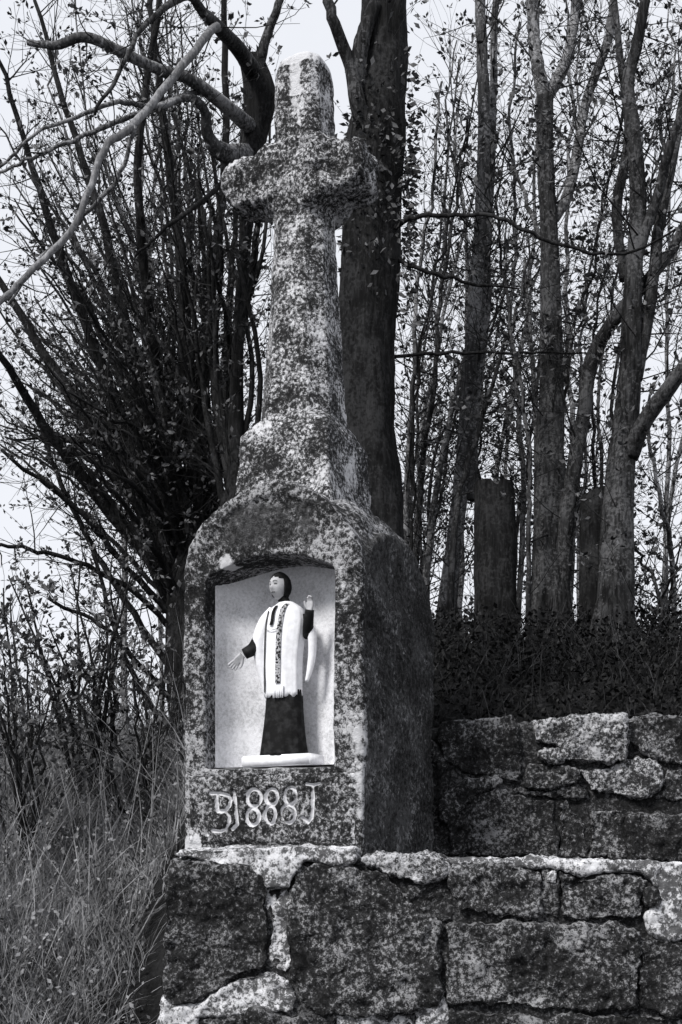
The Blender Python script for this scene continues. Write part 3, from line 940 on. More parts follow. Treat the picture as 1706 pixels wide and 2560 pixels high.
    obj('surplice_sleeve', mb.mesh('surplice_sleeve'), M['white'], st)

    # ---- hands
    def hand(name, M4, curl, spread, flip=1):
        """palm plus five fingers in a local frame: fingers along +z, thumb at flip*x, palm facing -y"""
        mb = MB()
        def add(P, r, s=10):
            P = catmull(P, 3)
            tube(mb, [tuple(M4 @ Vector(p)) for p in P], np.interp(np.linspace(0, 1, len(P)), np.linspace(0, 1, len(r)), r), s, cap=True)
        for dx in (-.009, -.003, .003, .009):
            add([(dx * .8, 0, -.012), (dx, 0.001, .012), (dx, 0, .030)], [0.0065, 0.0068, 0.0062])
        for i, (dx, L) in enumerate(((-.0115, .026), (-.004, .033), (.0035, .034), (.0105, .030))):
            x0 = dx * -flip
            c = curl * (1 + .12 * i)
            add([(x0, 0, .026), (x0 * (1 + spread), -L * .25 * c, .026 + L * .42), (x0 * (1 + 1.5 * spread), -L * .7 * c, .026 + L * .75), (x0 * (1 + 1.8 * spread), -L * 1.1 * c, .026 + L * (1 - .25 * c))], [.0046, .0044, .0040, .0030])
        add([(flip * .008, 0, -.004), (flip * .018, -.004, .008), (flip * .024, -.008, .021), (flip * .025, -.011, .032)], [.0060, .0056, .0048, .0034])
        me = remesh(mb.mesh(name), 0.0016, 1)
        return obj(name, me, M['skin'], st)
    fw = Matrix.Translation((x_of(606), -0.040, z_of(1634)))
    hand('hand', fw @ Matrix.Rotation(R(-135), 4, 'Y') @ Matrix.Rotation(R(-25), 4, 'Z') @ Matrix.Scale(0.9, 4), 0.35, 0.3, -1)
    fw = Matrix.Translation((x_of(785), -0.044, z_of(1521)))
    hand('hand', fw @ Matrix.Rotation(R(8), 4, 'Y') @ Matrix.Rotation(R(-10), 4, 'Z') @ Matrix.Scale(0.74, 4), 0.5, 0.0, -1)

    # ---- neck and head
    mb = MB()
    tube(mb, [(x_of(712), 0.006, z_of(1505)), (x_of(710), 0.004, z_of(1494)), (x_of(706), 0.0, z_of(1478))], [0.024, 0.020, 0.019], 18, cap=True)
    obj('collar', mb.mesh('collar'), M['black'], st)
    hc = Vector((x_of(701), -0.006, z_of(1458)))
    rot = Matrix.Rotation(R(-26), 4, 'Z') @ Matrix.Rotation(R(4), 4, 'X')
    bm = bmesh.new()
    bmesh.ops.create_uvsphere(bm, u_segments=40, v_segments=30, radius=1.0)
    for v in bm.verts:
        x, y, z = v.co
        yy = y
        hw = 0.034 * (1 - 0.22 * max(0, -z) ** 1.3)
        px_, py_, pz_ = x * hw, y * 0.040, z * 0.047
        f = max(0.0, -y)
        # brow, nose, eye sockets, mouth, chin
        py_ -= 0.0125 * math.exp(-((x / .16) ** 2)) * math.exp(-(((z + .12) / .22) ** 2)) * f * (1 - .3 * (z > -.1))
        py_ += 0.006 * (math.exp(-(((abs(x) - .36) / .17) ** 2)) * math.exp(-(((z - .12) / .12) ** 2))) * f
        py_ -= 0.0035 * math.exp(-(((z - .33) / .12) ** 2)) * f
        py_ -= 0.0045 * math.exp(-((x / .34) ** 2)) * math.exp(-(((z + .80) / .16) ** 2)) * f
        py_ -= 0.0030 * math.exp(-((x / .28) ** 2)) * (math.exp(-(((z + .42) / .06) ** 2)) + math.exp(-(((z + .56) / .06) ** 2))) * f
        v.co = (px_, py_, pz_)
    for sx in (-1, 1):
        r = bmesh.ops.create_uvsphere(bm, u_segments=10, v_segments=8, radius=1.0)
        for v in r['verts']:
            v.co = (sx * 0.031 + v.co.x * 0.004, -0.004 + v.co.y * 0.006, -0.004 + v.co.z * 0.011)
    bmesh.ops.transform(bm, matrix=Matrix.Translation(hc) @ rot, verts=bm.verts)
    head = obj('head', bm_mesh(bm, 'head'), M['skin'], st)

    def on_face(x, z, out=0.0008):
        # sample of the same face shape
        c = math.sqrt(max(0, 1 - z * z)); yv = -math.sqrt(max(0, c * c - x * x))
        f = -yv
        py_ = yv * 0.040
        py_ -= 0.0125 * math.exp(-((x / .16) ** 2)) * math.exp(-(((z + .12) / .22) ** 2)) * f * (1 - .3 * (z > -.1))
        py_ += 0.006 * (math.exp(-(((abs(x) - .36) / .17) ** 2)) * math.exp(-(((z - .12) / .12) ** 2))) * f
        py_ -= 0.0035 * math.exp(-(((z - .33) / .12) ** 2)) * f
        py_ -= 0.0030 * math.exp(-((x / .28) ** 2)) * (math.exp(-(((z + .42) / .06) ** 2)) + math.exp(-(((z + .56) / .06) ** 2))) * f
        hw = 0.034 * (1 - 0.22 * max(0, -z) ** 1.3)
        return Matrix.Translation(hc) @ rot @ Vector((x * hw, py_ - out, z * 0.047))

    def line(name, L, r, mat):
        mb = MB()
        P = [tuple(on_face(x, z)) for x, z in L]
        tube(mb, catmull(P, 3), [r] * (3 * (len(P) - 1) + 1), 6, cap=True)
        obj(name, mb.mesh(name), mat, head)
    for sx in (-1, 1):
        line('eye', [(sx * .22, .11), (sx * .36, .14), (sx * .50, .10)], 0.0021, M['trim'])
        line('eyebrow', [(sx * .16, .31), (sx * .36, .37), (sx * .56, .30)], 0.0010, M['trim'])
    line('mouth', [(-.26, -.49), (0, -.47), (.26, -.49)], 0.0018, M['trim'])
    # hair cap with a square-topped black hat
    bm = bmesh.new()
    bmesh.ops.create_uvsphere(bm, u_segments=36, v_segments=24, radius=1.0)
    dele = [v for v in bm.verts if (v.co.y < 0.05 and v.co.z < 0.62 - 0.25 * abs(v.co.x) and abs(v.co.x) < 0.93 and v.co.y < -0.36) or v.co.z < -0.72]
    bmesh.ops.delete(bm, geom=dele, context='VERTS')
    for v in bm.verts:
        n_ = 1 + 0.05 * mnoise.noise(v.co * 5)
        v.co = Vector((v.co.x * 0.0375, 0.002 + v.co.y * 0.044, v.co.z * 0.051)) * n_
    bmesh.ops.transform(bm, matrix=Matrix.Translation(hc) @ rot, verts=bm.verts)
    hair_me = bm_mesh(bm, 'hair')
    hair = obj('hair', hair_me, M['hair'], head)
    sol = hair.modifiers.new('thickness', 'SOLIDIFY'); sol.thickness = 0.003


build_statue()


# ------------------------------------------------------------------ trees
def unit(v):
    return v / (np.linalg.norm(v) + 1e-12)


class Tree:
    def __init__(s, name, label, cat, base, seed, group=None, bark='bark', twig='twig', leaf='leaf'):
        s.rng = random.Random(seed); s.np = np.random.RandomState(seed)
        s.root = empty(name, tuple(base), 0, label, cat, group)
        s.base = np.array(base, dtype=float)
        s.trunk, s.crown, s.lv = MB(), MB(), []
        s.bark, s.twig, s.leaf = bark, twig, leaf
        s.branches = []
        s.ntwig = 0

    def stem(s, ctrl, widths, sides=9, rough=0.0, wob=0.012, per=6, into=None):
        """ctrl: (px, py, depth); widths in photograph pixels at the same points"""
        P = [np.array(W(*c)) for c in ctrl]
        for i in range(1, len(P) - 1):
            P[i] = P[i] + s.np.normal(0, .012, 3) * np.array([1, 1.5, 0])
        rad = [w / 2 / S * c[2] for w, c in zip(widths, ctrl)]
        pts = catmull(P, per)
        r = np.interp(np.linspace(0, len(P) - 1, len(pts)), range(len(P)), rad)
        w = s.np.normal(0, wob, pts.shape) * np.minimum(np.minimum(1, r / 0.012), 0.006 / (r + 1e-6))[:, None]
        w[0] = 0
        pts = pts + w
        tube(into or s.trunk, pts, r, sides, rough=rough, seed=s.rng.uniform(0, 50), cap=True)
        return pts, r

    def leaves_at(s, p, d, n, size):
        rng = s.rng
        for _ in range(n):
            dd = unit(np.array([d[0] + rng.gauss(0, .8), d[1] + rng.gauss(0, .8), d[2] + rng.gauss(0.15, .7)]))
            L = size * rng.uniform(.6, 1.25); w = L * rng.uniform(.40, .62)
            side = unit(np.cross(dd, [rng.gauss(0, 1), rng.gauss(0, 1), rng.gauss(0, 1)]))
            up = np.cross(side, dd)
            q = p + dd * L * .15 + np.array([rng.gauss(0, .006) for _ in range(3)])
            s.lv.append((q, q + dd * L * .5 + side * w * .5 + up * w * .15, q + dd * L, q + dd * L * .5 - side * w * .5 + up * w * .15))

    def twigs(s, pts, r, dens=7.0, length=(0.25, 0.8), lo=0.2, hi=1.0, level=2, leafy=0.5, up=0.35, leaf=0.042, rmax=0.006, ang=(25, 60), leafn=(3, 6)):
        seg = np.linalg.norm(np.diff(pts, axis=0), axis=1)
        L = seg.sum(); cum = np.concatenate([[0], np.cumsum(seg)])
        n = int(L * (hi - lo) * dens * s.rng.uniform(.8, 1.2) + s.rng.random())
        for _ in range(n):
            t = s.rng.uniform(lo, hi) * L
            i = min(len(seg) - 1, int(np.searchsorted(cum, t)) - 1 if t > 0 else 0)
            i = max(i, 0)
            f = (t - cum[i]) / (seg[i] + 1e-9)
            p = pts[i] + (pts[i + 1] - pts[i]) * f
            rr = r[i] + (r[i + 1] - r[i]) * f
            tan = unit(pts[i + 1] - pts[i])
            a = R(s.rng.uniform(*ang))
            sd = unit(np.cross(tan, [s.rng.gauss(0, 1), s.rng.gauss(0, 1), s.rng.gauss(0, 1)]))
            d = unit(tan * math.cos(a) + sd * math.sin(a))
            ln = s.rng.uniform(*length) * (1 - .45 * t / L)
            r0 = min(rr * .55, rmax * s.rng.uniform(.55, 1.1))
            k = 5 if level > 1 else 3
            q = [p]
            for j in range(k):
                d = unit(d + np.array([s.rng.gauss(0, .13), s.rng.gauss(0, .13), up * .25 + s.rng.gauss(0, .10)]))
                q.append(q[-1] + d * ln / k)
            q = np.array(q); r_ = np.linspace(r0, max(0.0011, r0 * .3), k + 1)
            tube(s.crown, q, r_, 4 if r0 > .004 else 3)
            s.ntwig += 1
            if level > 1:
                s.twigs(q, r_, dens * 1.15, (length[0] * .45, length[1] * .45), 0.15, 1.0, level - 1, leafy, up * .7, leaf, rmax * .5, (30, 70), leafn)
            if s.rng.random() < leafy:
                s.leaves_at(q[-1], d, s.rng.randint(*leafn), leaf)
                if level == 1:
                    s.leaves_at(q[2], d, 2, leaf * .9)

    def finish(s, branch_mbs=()):
        off = tuple(s.base)
        if s.trunk.n:
            obj('trunk', s.trunk.mesh('trunk', off), M[s.bark], s.root)
        for mb, mat in branch_mbs:
            obj('branch', mb.mesh('branch', off), M[mat], s.root)
        if s.crown.n:
            c = obj('crown', s.crown.mesh('crown', off), M[s.twig], s.root)
        if s.lv:
            mb = MB(); n = len(s.lv)
            v = np.array(s.lv, dtype=np.float32).reshape(-1, 3)
            mb.add(v, np.arange(4 * n).reshape(-1, 4))
            par = c if s.crown.n else s.root
            obj('leaves', mb.mesh('leaves', off), M[s.leaf], par, smooth=False)
        return s.root


def gz(px, Y):
    """ground point under this column at this depth"""
    x = (px - CX) / S * Y
    return (x, Y, terrain(x, Y) - 0.05)


def pyz(px, Y):
    x = (px - CX) / S * Y
    return HZ - (terrain(x, Y) - 0.1 - E) * S / Y


# --- the big dark trunk straight behind the cross
def big_tree():
    Y = 6.2
    T = Tree('tall_tree', 'thick dark tree trunk rising straight behind the stone cross', 'tree', gz(918, Y), 11, bark='bark_black')
    p, r = T.stem([(915, pyz(915, Y), Y), (918, 1300, Y), (924, 1000, Y), (926, 700, Y), (938, 450, Y), (956, 200, Y), (968, 0, Y), (985, -250, Y + .1)],
                  [190, 160, 150, 148, 142, 122, 112, 98], sides=44, rough=0.12, wob=0.003, per=26)
    b = MB()
    p1, r1 = T.stem([(935, 380, Y), (900, 270, Y - .1), (872, 150, Y - .15), (840, 40, Y - .2), (815, -80, Y - .2)], [50, 42, 34, 28, 24], sides=9, into=b)
    b2 = MB()
    p2, r2 = T.stem([(925, 260, Y), (905, 180, Y - .1), (912, 90, Y - .1), (940, 10, Y - .1)], [52, 46, 40, 36], sides=9, rough=.1, into=b2)
    T.twigs(p, r, 5, (0.3, 0.9), .42, 1, 2, .7, .3, .034)
    T.twigs(p1, r1, 6, (0.3, 0.8), .2, 1, 2, .6)
    # ivy hugging the middle of the trunk
    rng = random.Random(5)
    iv = Tree('x', 'x', 'x', (0, 0, 0), 6); bpy.data.objects.remove(iv.root)
    for _ in range(1500):
        py = rng.gauss(470, 130); a = rng.uniform(0, 2 * math.pi)
        c = np.array(W(np.interp(py, [0, 500, 1000], [968, 947, 938]), py, Y))
        rad = np.interp(py, [0, 1000], [.118, .15]) + rng.uniform(0, .05)
        pt = c + np.array([math.cos(a) * rad, math.sin(a) * rad, 0])
        iv.leaves_at(pt, np.array([math.cos(a), math.sin(a), -.3]), 1, .04)
    T.finish([(b, 'bark'), (b2, 'bark')])
    mb = MB(); n = len(iv.lv); mb.add(np.array(iv.lv, dtype=np.float32).reshape(-1, 3), np.arange(4 * n).reshape(-1, 4))
    obj('ivy', mb.mesh('ivy', tuple(T.base)), M['leaf'], T.root, smooth=False)


# --- leaning tree at the left of the cross, with the pale overhanging branch
def left_tree():
    Y = 6.6
    T = Tree('pollard_tree', 'dark pollarded tree left of the cross with long overhanging boughs', 'tree', gz(560, Y), 21, bark='bark_black', twig='twig')
    p, r = T.stem([(575, pyz(575, Y), Y), (590, 1300, Y), (600, 900, Y), (615, 600, Y), (628, 390, Y), (640, 250, Y), (630, 150, Y)], [80, 50, 30, 30, 62, 84, 60], sides=18, rough=.07, wob=.006, per=9)
    T.twigs(p, r, 4, (0.3, .9), .3, 1, 2, .5)
    br = []

    def bough(ctrl, wd, mat, dens=6, leafy=.5, ln=(0.2, .6), lvl=2, up=.2):
        mb = MB()
        a, b = T.stem(ctrl, wd, sides=8, into=mb, wob=.006)
        T.twigs(a, b, dens * 1.6, ln, .1, 1, lvl, leafy, up, .032, .004, ang=(25, 85))
        br.append((mb, mat))
    for q in range(9):
        x0 = T.rng.uniform(510, 665); x1 = T.rng.uniform(520, 668); x2 = x1 + T.rng.uniform(-70, 25)
        bough([(580 + T.rng.uniform(-60, 50), 1330, Y), (x0, 950, Y + T.rng.uniform(-.2, .3)), (x1, 620, Y + T.rng.uniform(-.3, .3)), (x2, T.rng.uniform(250, 480), Y + T.rng.uniform(-.3, .4))], [T.rng.uniform(14, 22), 13, 10, 5], 'bark_black', 6)
    bough([(640, 190, Y), (600, 125, 6.3), (545, 70, 6.0), (500, 25, 5.6), (470, -5, 5.4), (400, 25, 5.2), (345, 75, 5.1), (300, 190, 5.0), (235, 285, 5.0)], [46, 38, 30, 24, 20, 15, 12, 11, 8], 'bark', 4)
    bough([(545, 70, 6.0), (525, 62, 5.4), (440, 185, 5.0), (340, 315, 4.8), (275, 385, 4.7), (190, 555, 4.6), (70, 680, 4.5), (0, 755, 4.5), (-90, 850, 4.5)], [20, 20, 20, 19, 18, 17, 16, 15, 13], 'bark_pale', 2.2, .3)
    bough([(640, 330, Y), (570, 265, 6.3), (470, 195, 6.1), (400, 165, 6.0), (320, 135, 5.9), (215, 88, 5.8), (135, 112, 5.8), (70, 105, 5.8)], [40, 34, 28, 26, 26, 24, 20, 14], 'bark_grey', 5)
    bough([(625, 390, Y), (560, 385, 6.4), (525, 345, 6.3), (515, 270, 6.2), (470, 240, 6.1), (400, 262, 5.9), (300, 262, 5.7), (200, 300, 5.6), (90, 350, 5.5), (0, 420, 5.5)], [60, 46, 32, 24, 18, 14, 12, 10, 8, 7], 'bark_grey', 5)
    bough([(500, 225, 6.2), (400, 255, 6), (320, 300, 5.9), (200, 350, 5.8), (100, 390, 5.7), (0, 430, 5.7)], [16, 15, 13, 11, 9, 7], 'bark_grey', 5)
    bough([(340, 315, 4.8), (300, 440, 4.9), (200, 560, 5.0), (100, 640, 5.0), (20, 760, 5.0)], [10, 11, 10, 8, 6], 'bark_grey', 5)
    bough([(630, 420, Y), (560, 455, 6.4), (480, 520, 6.2), (400, 575, 6.1), (340, 640, 6.1)], [24, 14, 11, 9, 6], 'bark_black', 5)
    bough([(640, 200, Y), (665, 90, Y), (690, 20, Y), (720, -60, Y)], [30, 24, 20, 18], 'bark', 6)
    T.finish(br)


# --- coppice: dozens of upright shoots fanning out from one stool, left of the block
def coppice():
    Y = 7.4
    T = Tree('coppice_tree', 'many-stemmed dark coppice fanning out to the upper left beside the niche', 'tree', gz(450, Y), 31, bark='bark_black', twig='twig')
    rng = random.Random(77)
    mains = [
        [(500, 1250), (505, 1000), (530, 700), (560, 400), (565, 0), (560, -150)],
        [(485, 1250), (470, 1000), (455, 700), (425, 400), (385, 60), (370, -150)],
        [(470, 1300), (400, 1000), (365, 700), (350, 400), (395, 0), (400, -150)],
        [(460, 1350), (360, 1020), (295, 760), (240, 520), (160, 260), (90, 0)],
        [(455, 1380), (310, 1060), (230, 860), (150, 620), (70, 370), (-20, 100)],
        [(450, 1430), (260, 1110), (130, 910), (10, 715), (-90, 560)],
        [(450, 1480), (255, 1250), (125, 1085), (0, 890), (-80, 780)],
        [(450, 1560), (300, 1400), (180, 1260), (0, 1130)],
        [(460, 1720), (310, 1500), (205, 1330), (135, 1150), (90, 990)],
        [(455, 1600), (330, 1480), (200, 1410), (100, 1375), (-20, 1362)],
        [(520, 1250), (565, 1000), (605, 800), (640, 600), (660, 380)],
        [(530, 1250), (560, 900), (575, 700), (600, 480)],
        [(455, 1780), (330, 1640), (240, 1560), (120, 1500)],
        [(450, 1850), (350, 1720), (280, 1560), (230, 1380)],
    ]
    stool = []
    # the stool itself: a squat trunk
    T.stem([(500, pyz(500, Y), Y), (488, 1650, Y), (485, 1480, Y), (490, 1330, Y)], [150, 130, 120, 80], sides=18, rough=.12, wob=.005, per=8)
    br = []
    for m in mains:
        mb = MB()
        y1 = Y + rng.uniform(-1.0, 0.9)
        n = len(m)
        wd = np.linspace(rng.uniform(30, 44) if m[0][1] < 1500 else rng.uniform(14, 20), 9, n)
        a, b = T.stem([(x, y, Y + (y1 - Y) * i / (n - 1)) for i, (x, y) in enumerate(m)], wd, sides=8, wob=.014, into=mb)
        T.twigs(a, b, 11, (.25, 1.0), .15, 1, 2, .36, .25, .034, .005, ang=(25, 85))
        br.append((mb, 'bark_black'))
    # thinner shoots between them
    for i in range(90):
        mb = MB()
        u = rng.random() ** .8
        y1 = Y + rng.uniform(-1.2, 1.6)
        top = (rng.uniform(-60, 640) * u + (1 - u) * rng.uniform(-80, 200), np.interp(u, [0, 1], [1150, rng.uniform(-100, 500)]))
        bot = (rng.uniform(430, 600) if u > .5 else rng.uniform(420, 480), rng.uniform(1180, 1550))
        mid = (bot[0] * .5 + top[0] * .5 + rng.uniform(10, 60) * (1 if top[0] < 400 else -.3), bot[1] * .5 + top[1] * .5 - rng.uniform(-30, 60))
        a, b = T.stem([(bot[0], bot[1], Y), (mid[0], mid[1], (Y + y1) / 2), (top[0], top[1], y1)], [rng.uniform(11, 22), rng.uniform(8, 14), 4], sides=6, wob=.018, into=mb, per=9)
        T.twigs(a, b, 8, (.2, .75), .12, 1, 2, .36, .25, .034, .005, ang=(25, 85))
        br.append((mb, 'bark_black' if i % 3 else 'bark'))
    T.finish(br)


# --- trees to the right of the cross
def right_trees():
    Y = 6.9
    # slender twin stem
    T = Tree('slender_tree', 'slender pale twin-stemmed tree between the dark trunk and the cut stump', 'tree', gz(1120, Y), 41, bark='bark_grey')
    p, r = T.stem([(1090, pyz(1090, Y), Y), (1125, 1450, Y), (1160, 1200, Y), (1175, 950, Y), (1192, 750, Y), (1208, 550, Y), (1204, 300, Y), (1197, 100, Y), (1195, -120, Y)], [52, 42, 40, 36, 35, 34, 30, 28, 25], sides=14, rough=.07)
    b = MB()
    p1, r1 = T.stem([(1180, 1250, Y), (1195, 1000, Y), (1208, 820, Y + .05), (1225, 550, Y + .1), (1232, 300, Y + .1), (1245, 60, Y + .2), (1250, -100, Y + .2)], [26, 24, 24, 22, 20, 18, 16], sides=8, into=b)
    T.twigs(p, r, 9, (.3, 1.1), .2, 1, 2, .5, .1, .038, .005, ang=(30, 90)); T.twigs(p1, r1, 9, (.3, 1.1), .2, 1, 2, .5, .1, .038, .005, ang=(30, 90))
    T.finish([(b, 'bark_grey')])

    # forked trunk
    Y = 6.6
    T = Tree('forked_tree', 'sturdy dark trunk forking near the top, directly right of the cut stump', 'tree', gz(1385, Y), 42, bark='bark')
    p, r = T.stem([(1385, pyz(1385, Y), Y), (1372, 1450, Y), (1366, 1200, Y), (1372, 1000, Y), (1374, 800, Y), (1370, 600, Y), (1366, 420, Y), (1362, 240, Y)], [150, 90, 76, 62, 52, 44, 40, 42], sides=24, rough=.09, wob=.006, per=16)
    br = []
    for ctrl, wd in (
        ([(1362, 250, Y), (1342, 140, Y), (1332, 40, Y), (1325, -100, Y)], [36, 32, 30, 28]),
        ([(1364, 250, Y), (1400, 160, Y + .1), (1430, 70, Y + .2), (1450, -80, Y + .2)], [34, 30, 26, 24]),
        ([(1398, 1560, Y), (1408, 1380, Y - .05), (1432, 1200, Y - .1), (1452, 1050, Y - .1), (1478, 900, Y - .1), (1540, 790, Y - .2), (1620, 710, Y - .2), (1690, 590, Y - .3), (1740, 460, Y - .3)], [46, 42, 38, 36, 37, 33, 30, 26, 22]),
        ([(1372, 560, Y), (1410, 500, Y), (1430, 380, Y + .1), (1470, 240, Y + .2), (1520, 110, Y + .2), (1540, -40, Y + .3)], [26, 28, 26, 24, 22, 18]),
        ([(1372, 640, Y), (1335, 560, Y + .2), (1300, 470, Y + .3), (1270, 360, Y + .3)], [14, 12, 9, 6]),
        ([(1350, 1280, Y), (1335, 1080, Y + .1), (1318, 860, Y + .2), (1310, 640, Y + .2)], [20, 14, 11, 7]),
    ):
        mb = MB(); a, b_ = T.stem(ctrl, wd, sides=9, into=mb); T.twigs(a, b_, 13, (.3, 1.1), .08, 1, 2, .5, .12, .038, .005, ang=(25, 90))
        br.append((mb, 'bark_grey' if wd[0] < 45 else 'bark'))
    T.twigs(p, r, 11, (.3, 1.3), .25, 1, 2, .5, .08, .038, .005, ang=(30, 95))
    T.finish(br)

    # rightmost tree
    Y = 6.3
    T = Tree('leaning_tree', 'dark trunk nearest the picture\'s right edge with boughs leaning right', 'tree', gz(1530, Y), 43, bark='bark')
    p, r = T.stem([(1520, pyz(1520, Y), Y), (1535, 1500, Y), (1552, 1250, Y), (1566, 1060, Y), (1580, 900, Y), (1592, 700, Y), (1600, 500, Y), (1588, 330, Y), (1575, 200, Y), (1600, 80, Y), (1625, -80, Y)], [150, 94, 74, 66, 54, 44, 40, 36, 32, 28, 24], sides=24, rough=.09, wob=.006, per=12)
    br = []
    for ctrl, wd in (
        ([(1575, 1140, Y), (1620, 1060, Y - .1), (1668, 980, Y - .2), (1730, 890, Y - .3), (1800, 790, Y - .3)], [46, 42, 40, 36, 32]),
        ([(1590, 950, Y), (1625, 750, Y), (1650, 560, Y + .1), (1680, 400, Y + .1), (1715, 220, Y + .2)], [34, 30, 28, 24, 20]),
        ([(1596, 640, Y), (1640, 480, Y), (1670, 380, Y - .1), (1720, 250, Y - .1)], [28, 26, 24, 20]),
        ([(1560, 700, Y + .3), (1548, 520, Y + .4), (1560, 340, Y + .4), (1552, 150, Y + .4), (1530, -40, Y + .4)], [24, 26, 24, 18, 14]),
        ([(1606, 830, Y), (1640, 640, Y + .2), (1660, 460, Y + .2), (1655, 280, Y + .3)], [18, 16, 12, 8]),
    ):
        mb = MB(); a, b_ = T.stem(ctrl, wd, sides=9, into=mb); T.twigs(a, b_, 13, (.3, 1.1), .08, 1, 2, .5, .12, .038, .005, ang=(25, 90))
        br.append((mb, 'bark'))
    T.twigs(p, r, 11, (.3, 1.3), .25, 1, 2, .5, .08, .038, .005, ang=(30, 95))
    T.finish(br)


def stumps():
    def stump(name, label, ctrl, wd, Y, slope, seed, notch=None):
        t = empty(name, gz(ctrl[0][0], Y), 0, label, 'stump', 'cut stumps on the bank')
        P = catmull([np.array(W(x, y, Y)) for x, y in ctrl], 10)
        r = np.interp(np.linspace(0, 1, len(P)), np.linspace(0, 1, len(wd)), [w / 2 / S * Y for w in wd])
        mb = MB(); tube(mb, P, r, 30, rough=.07, seed=seed)
        me = mb.mesh(name, tuple(t.location))
        # slanting, ragged saw cut
        zt = P[-1][2] - t.location.z
        xc = P[-1][0] - t.location.x
        n = 30
        top = len(P) * n - n
        ring = []
        for i in range(n):
            v = me.vertices[top + i]
            dx = v.co.x - xc
            v.co.z = zt + slope * dx + (notch(dx) if notch else 0)
            ring.append(v.co.copy())
        o = obj('trunk', me, M['bark_black'], t)
        bm = bmesh.new()
        c = sum(ring, Vector()) / n
        vs_ = [bm.verts.new(p * .995 + c * .005 - Vector((0, 0, .002))) for p in ring]; cv = bm.verts.new(c - Vector((0, 0, .004)))
        for i in range(n): bm.faces.new((vs_[i], vs_[(i + 1) % n], cv))
        obj('cut_face', bm_mesh(bm, 'cut_face'), M['cut'], t, smooth=False)
    Y = 6.5
    stump('tree_stump', 'wide cut tree stump with a notched top, right of the niche block', [(1245, pyz(1245, Y)), (1240, 1500), (1238, 1350), (1236, 1210)], [130, 108, 104, 98], Y, -.04, 3,
          notch=lambda dx: -0.10 * math.exp(-((dx + .005) / .012) ** 2))
    Y = 6.45
    stump('tree_stump', 'narrow stump cut off at a slant, against the leaning trunk', [(1500, pyz(1500, Y)), (1496, 1500), (1497, 1350), (1500, 1228)], [100, 92, 90, 92], Y, .30, 9)


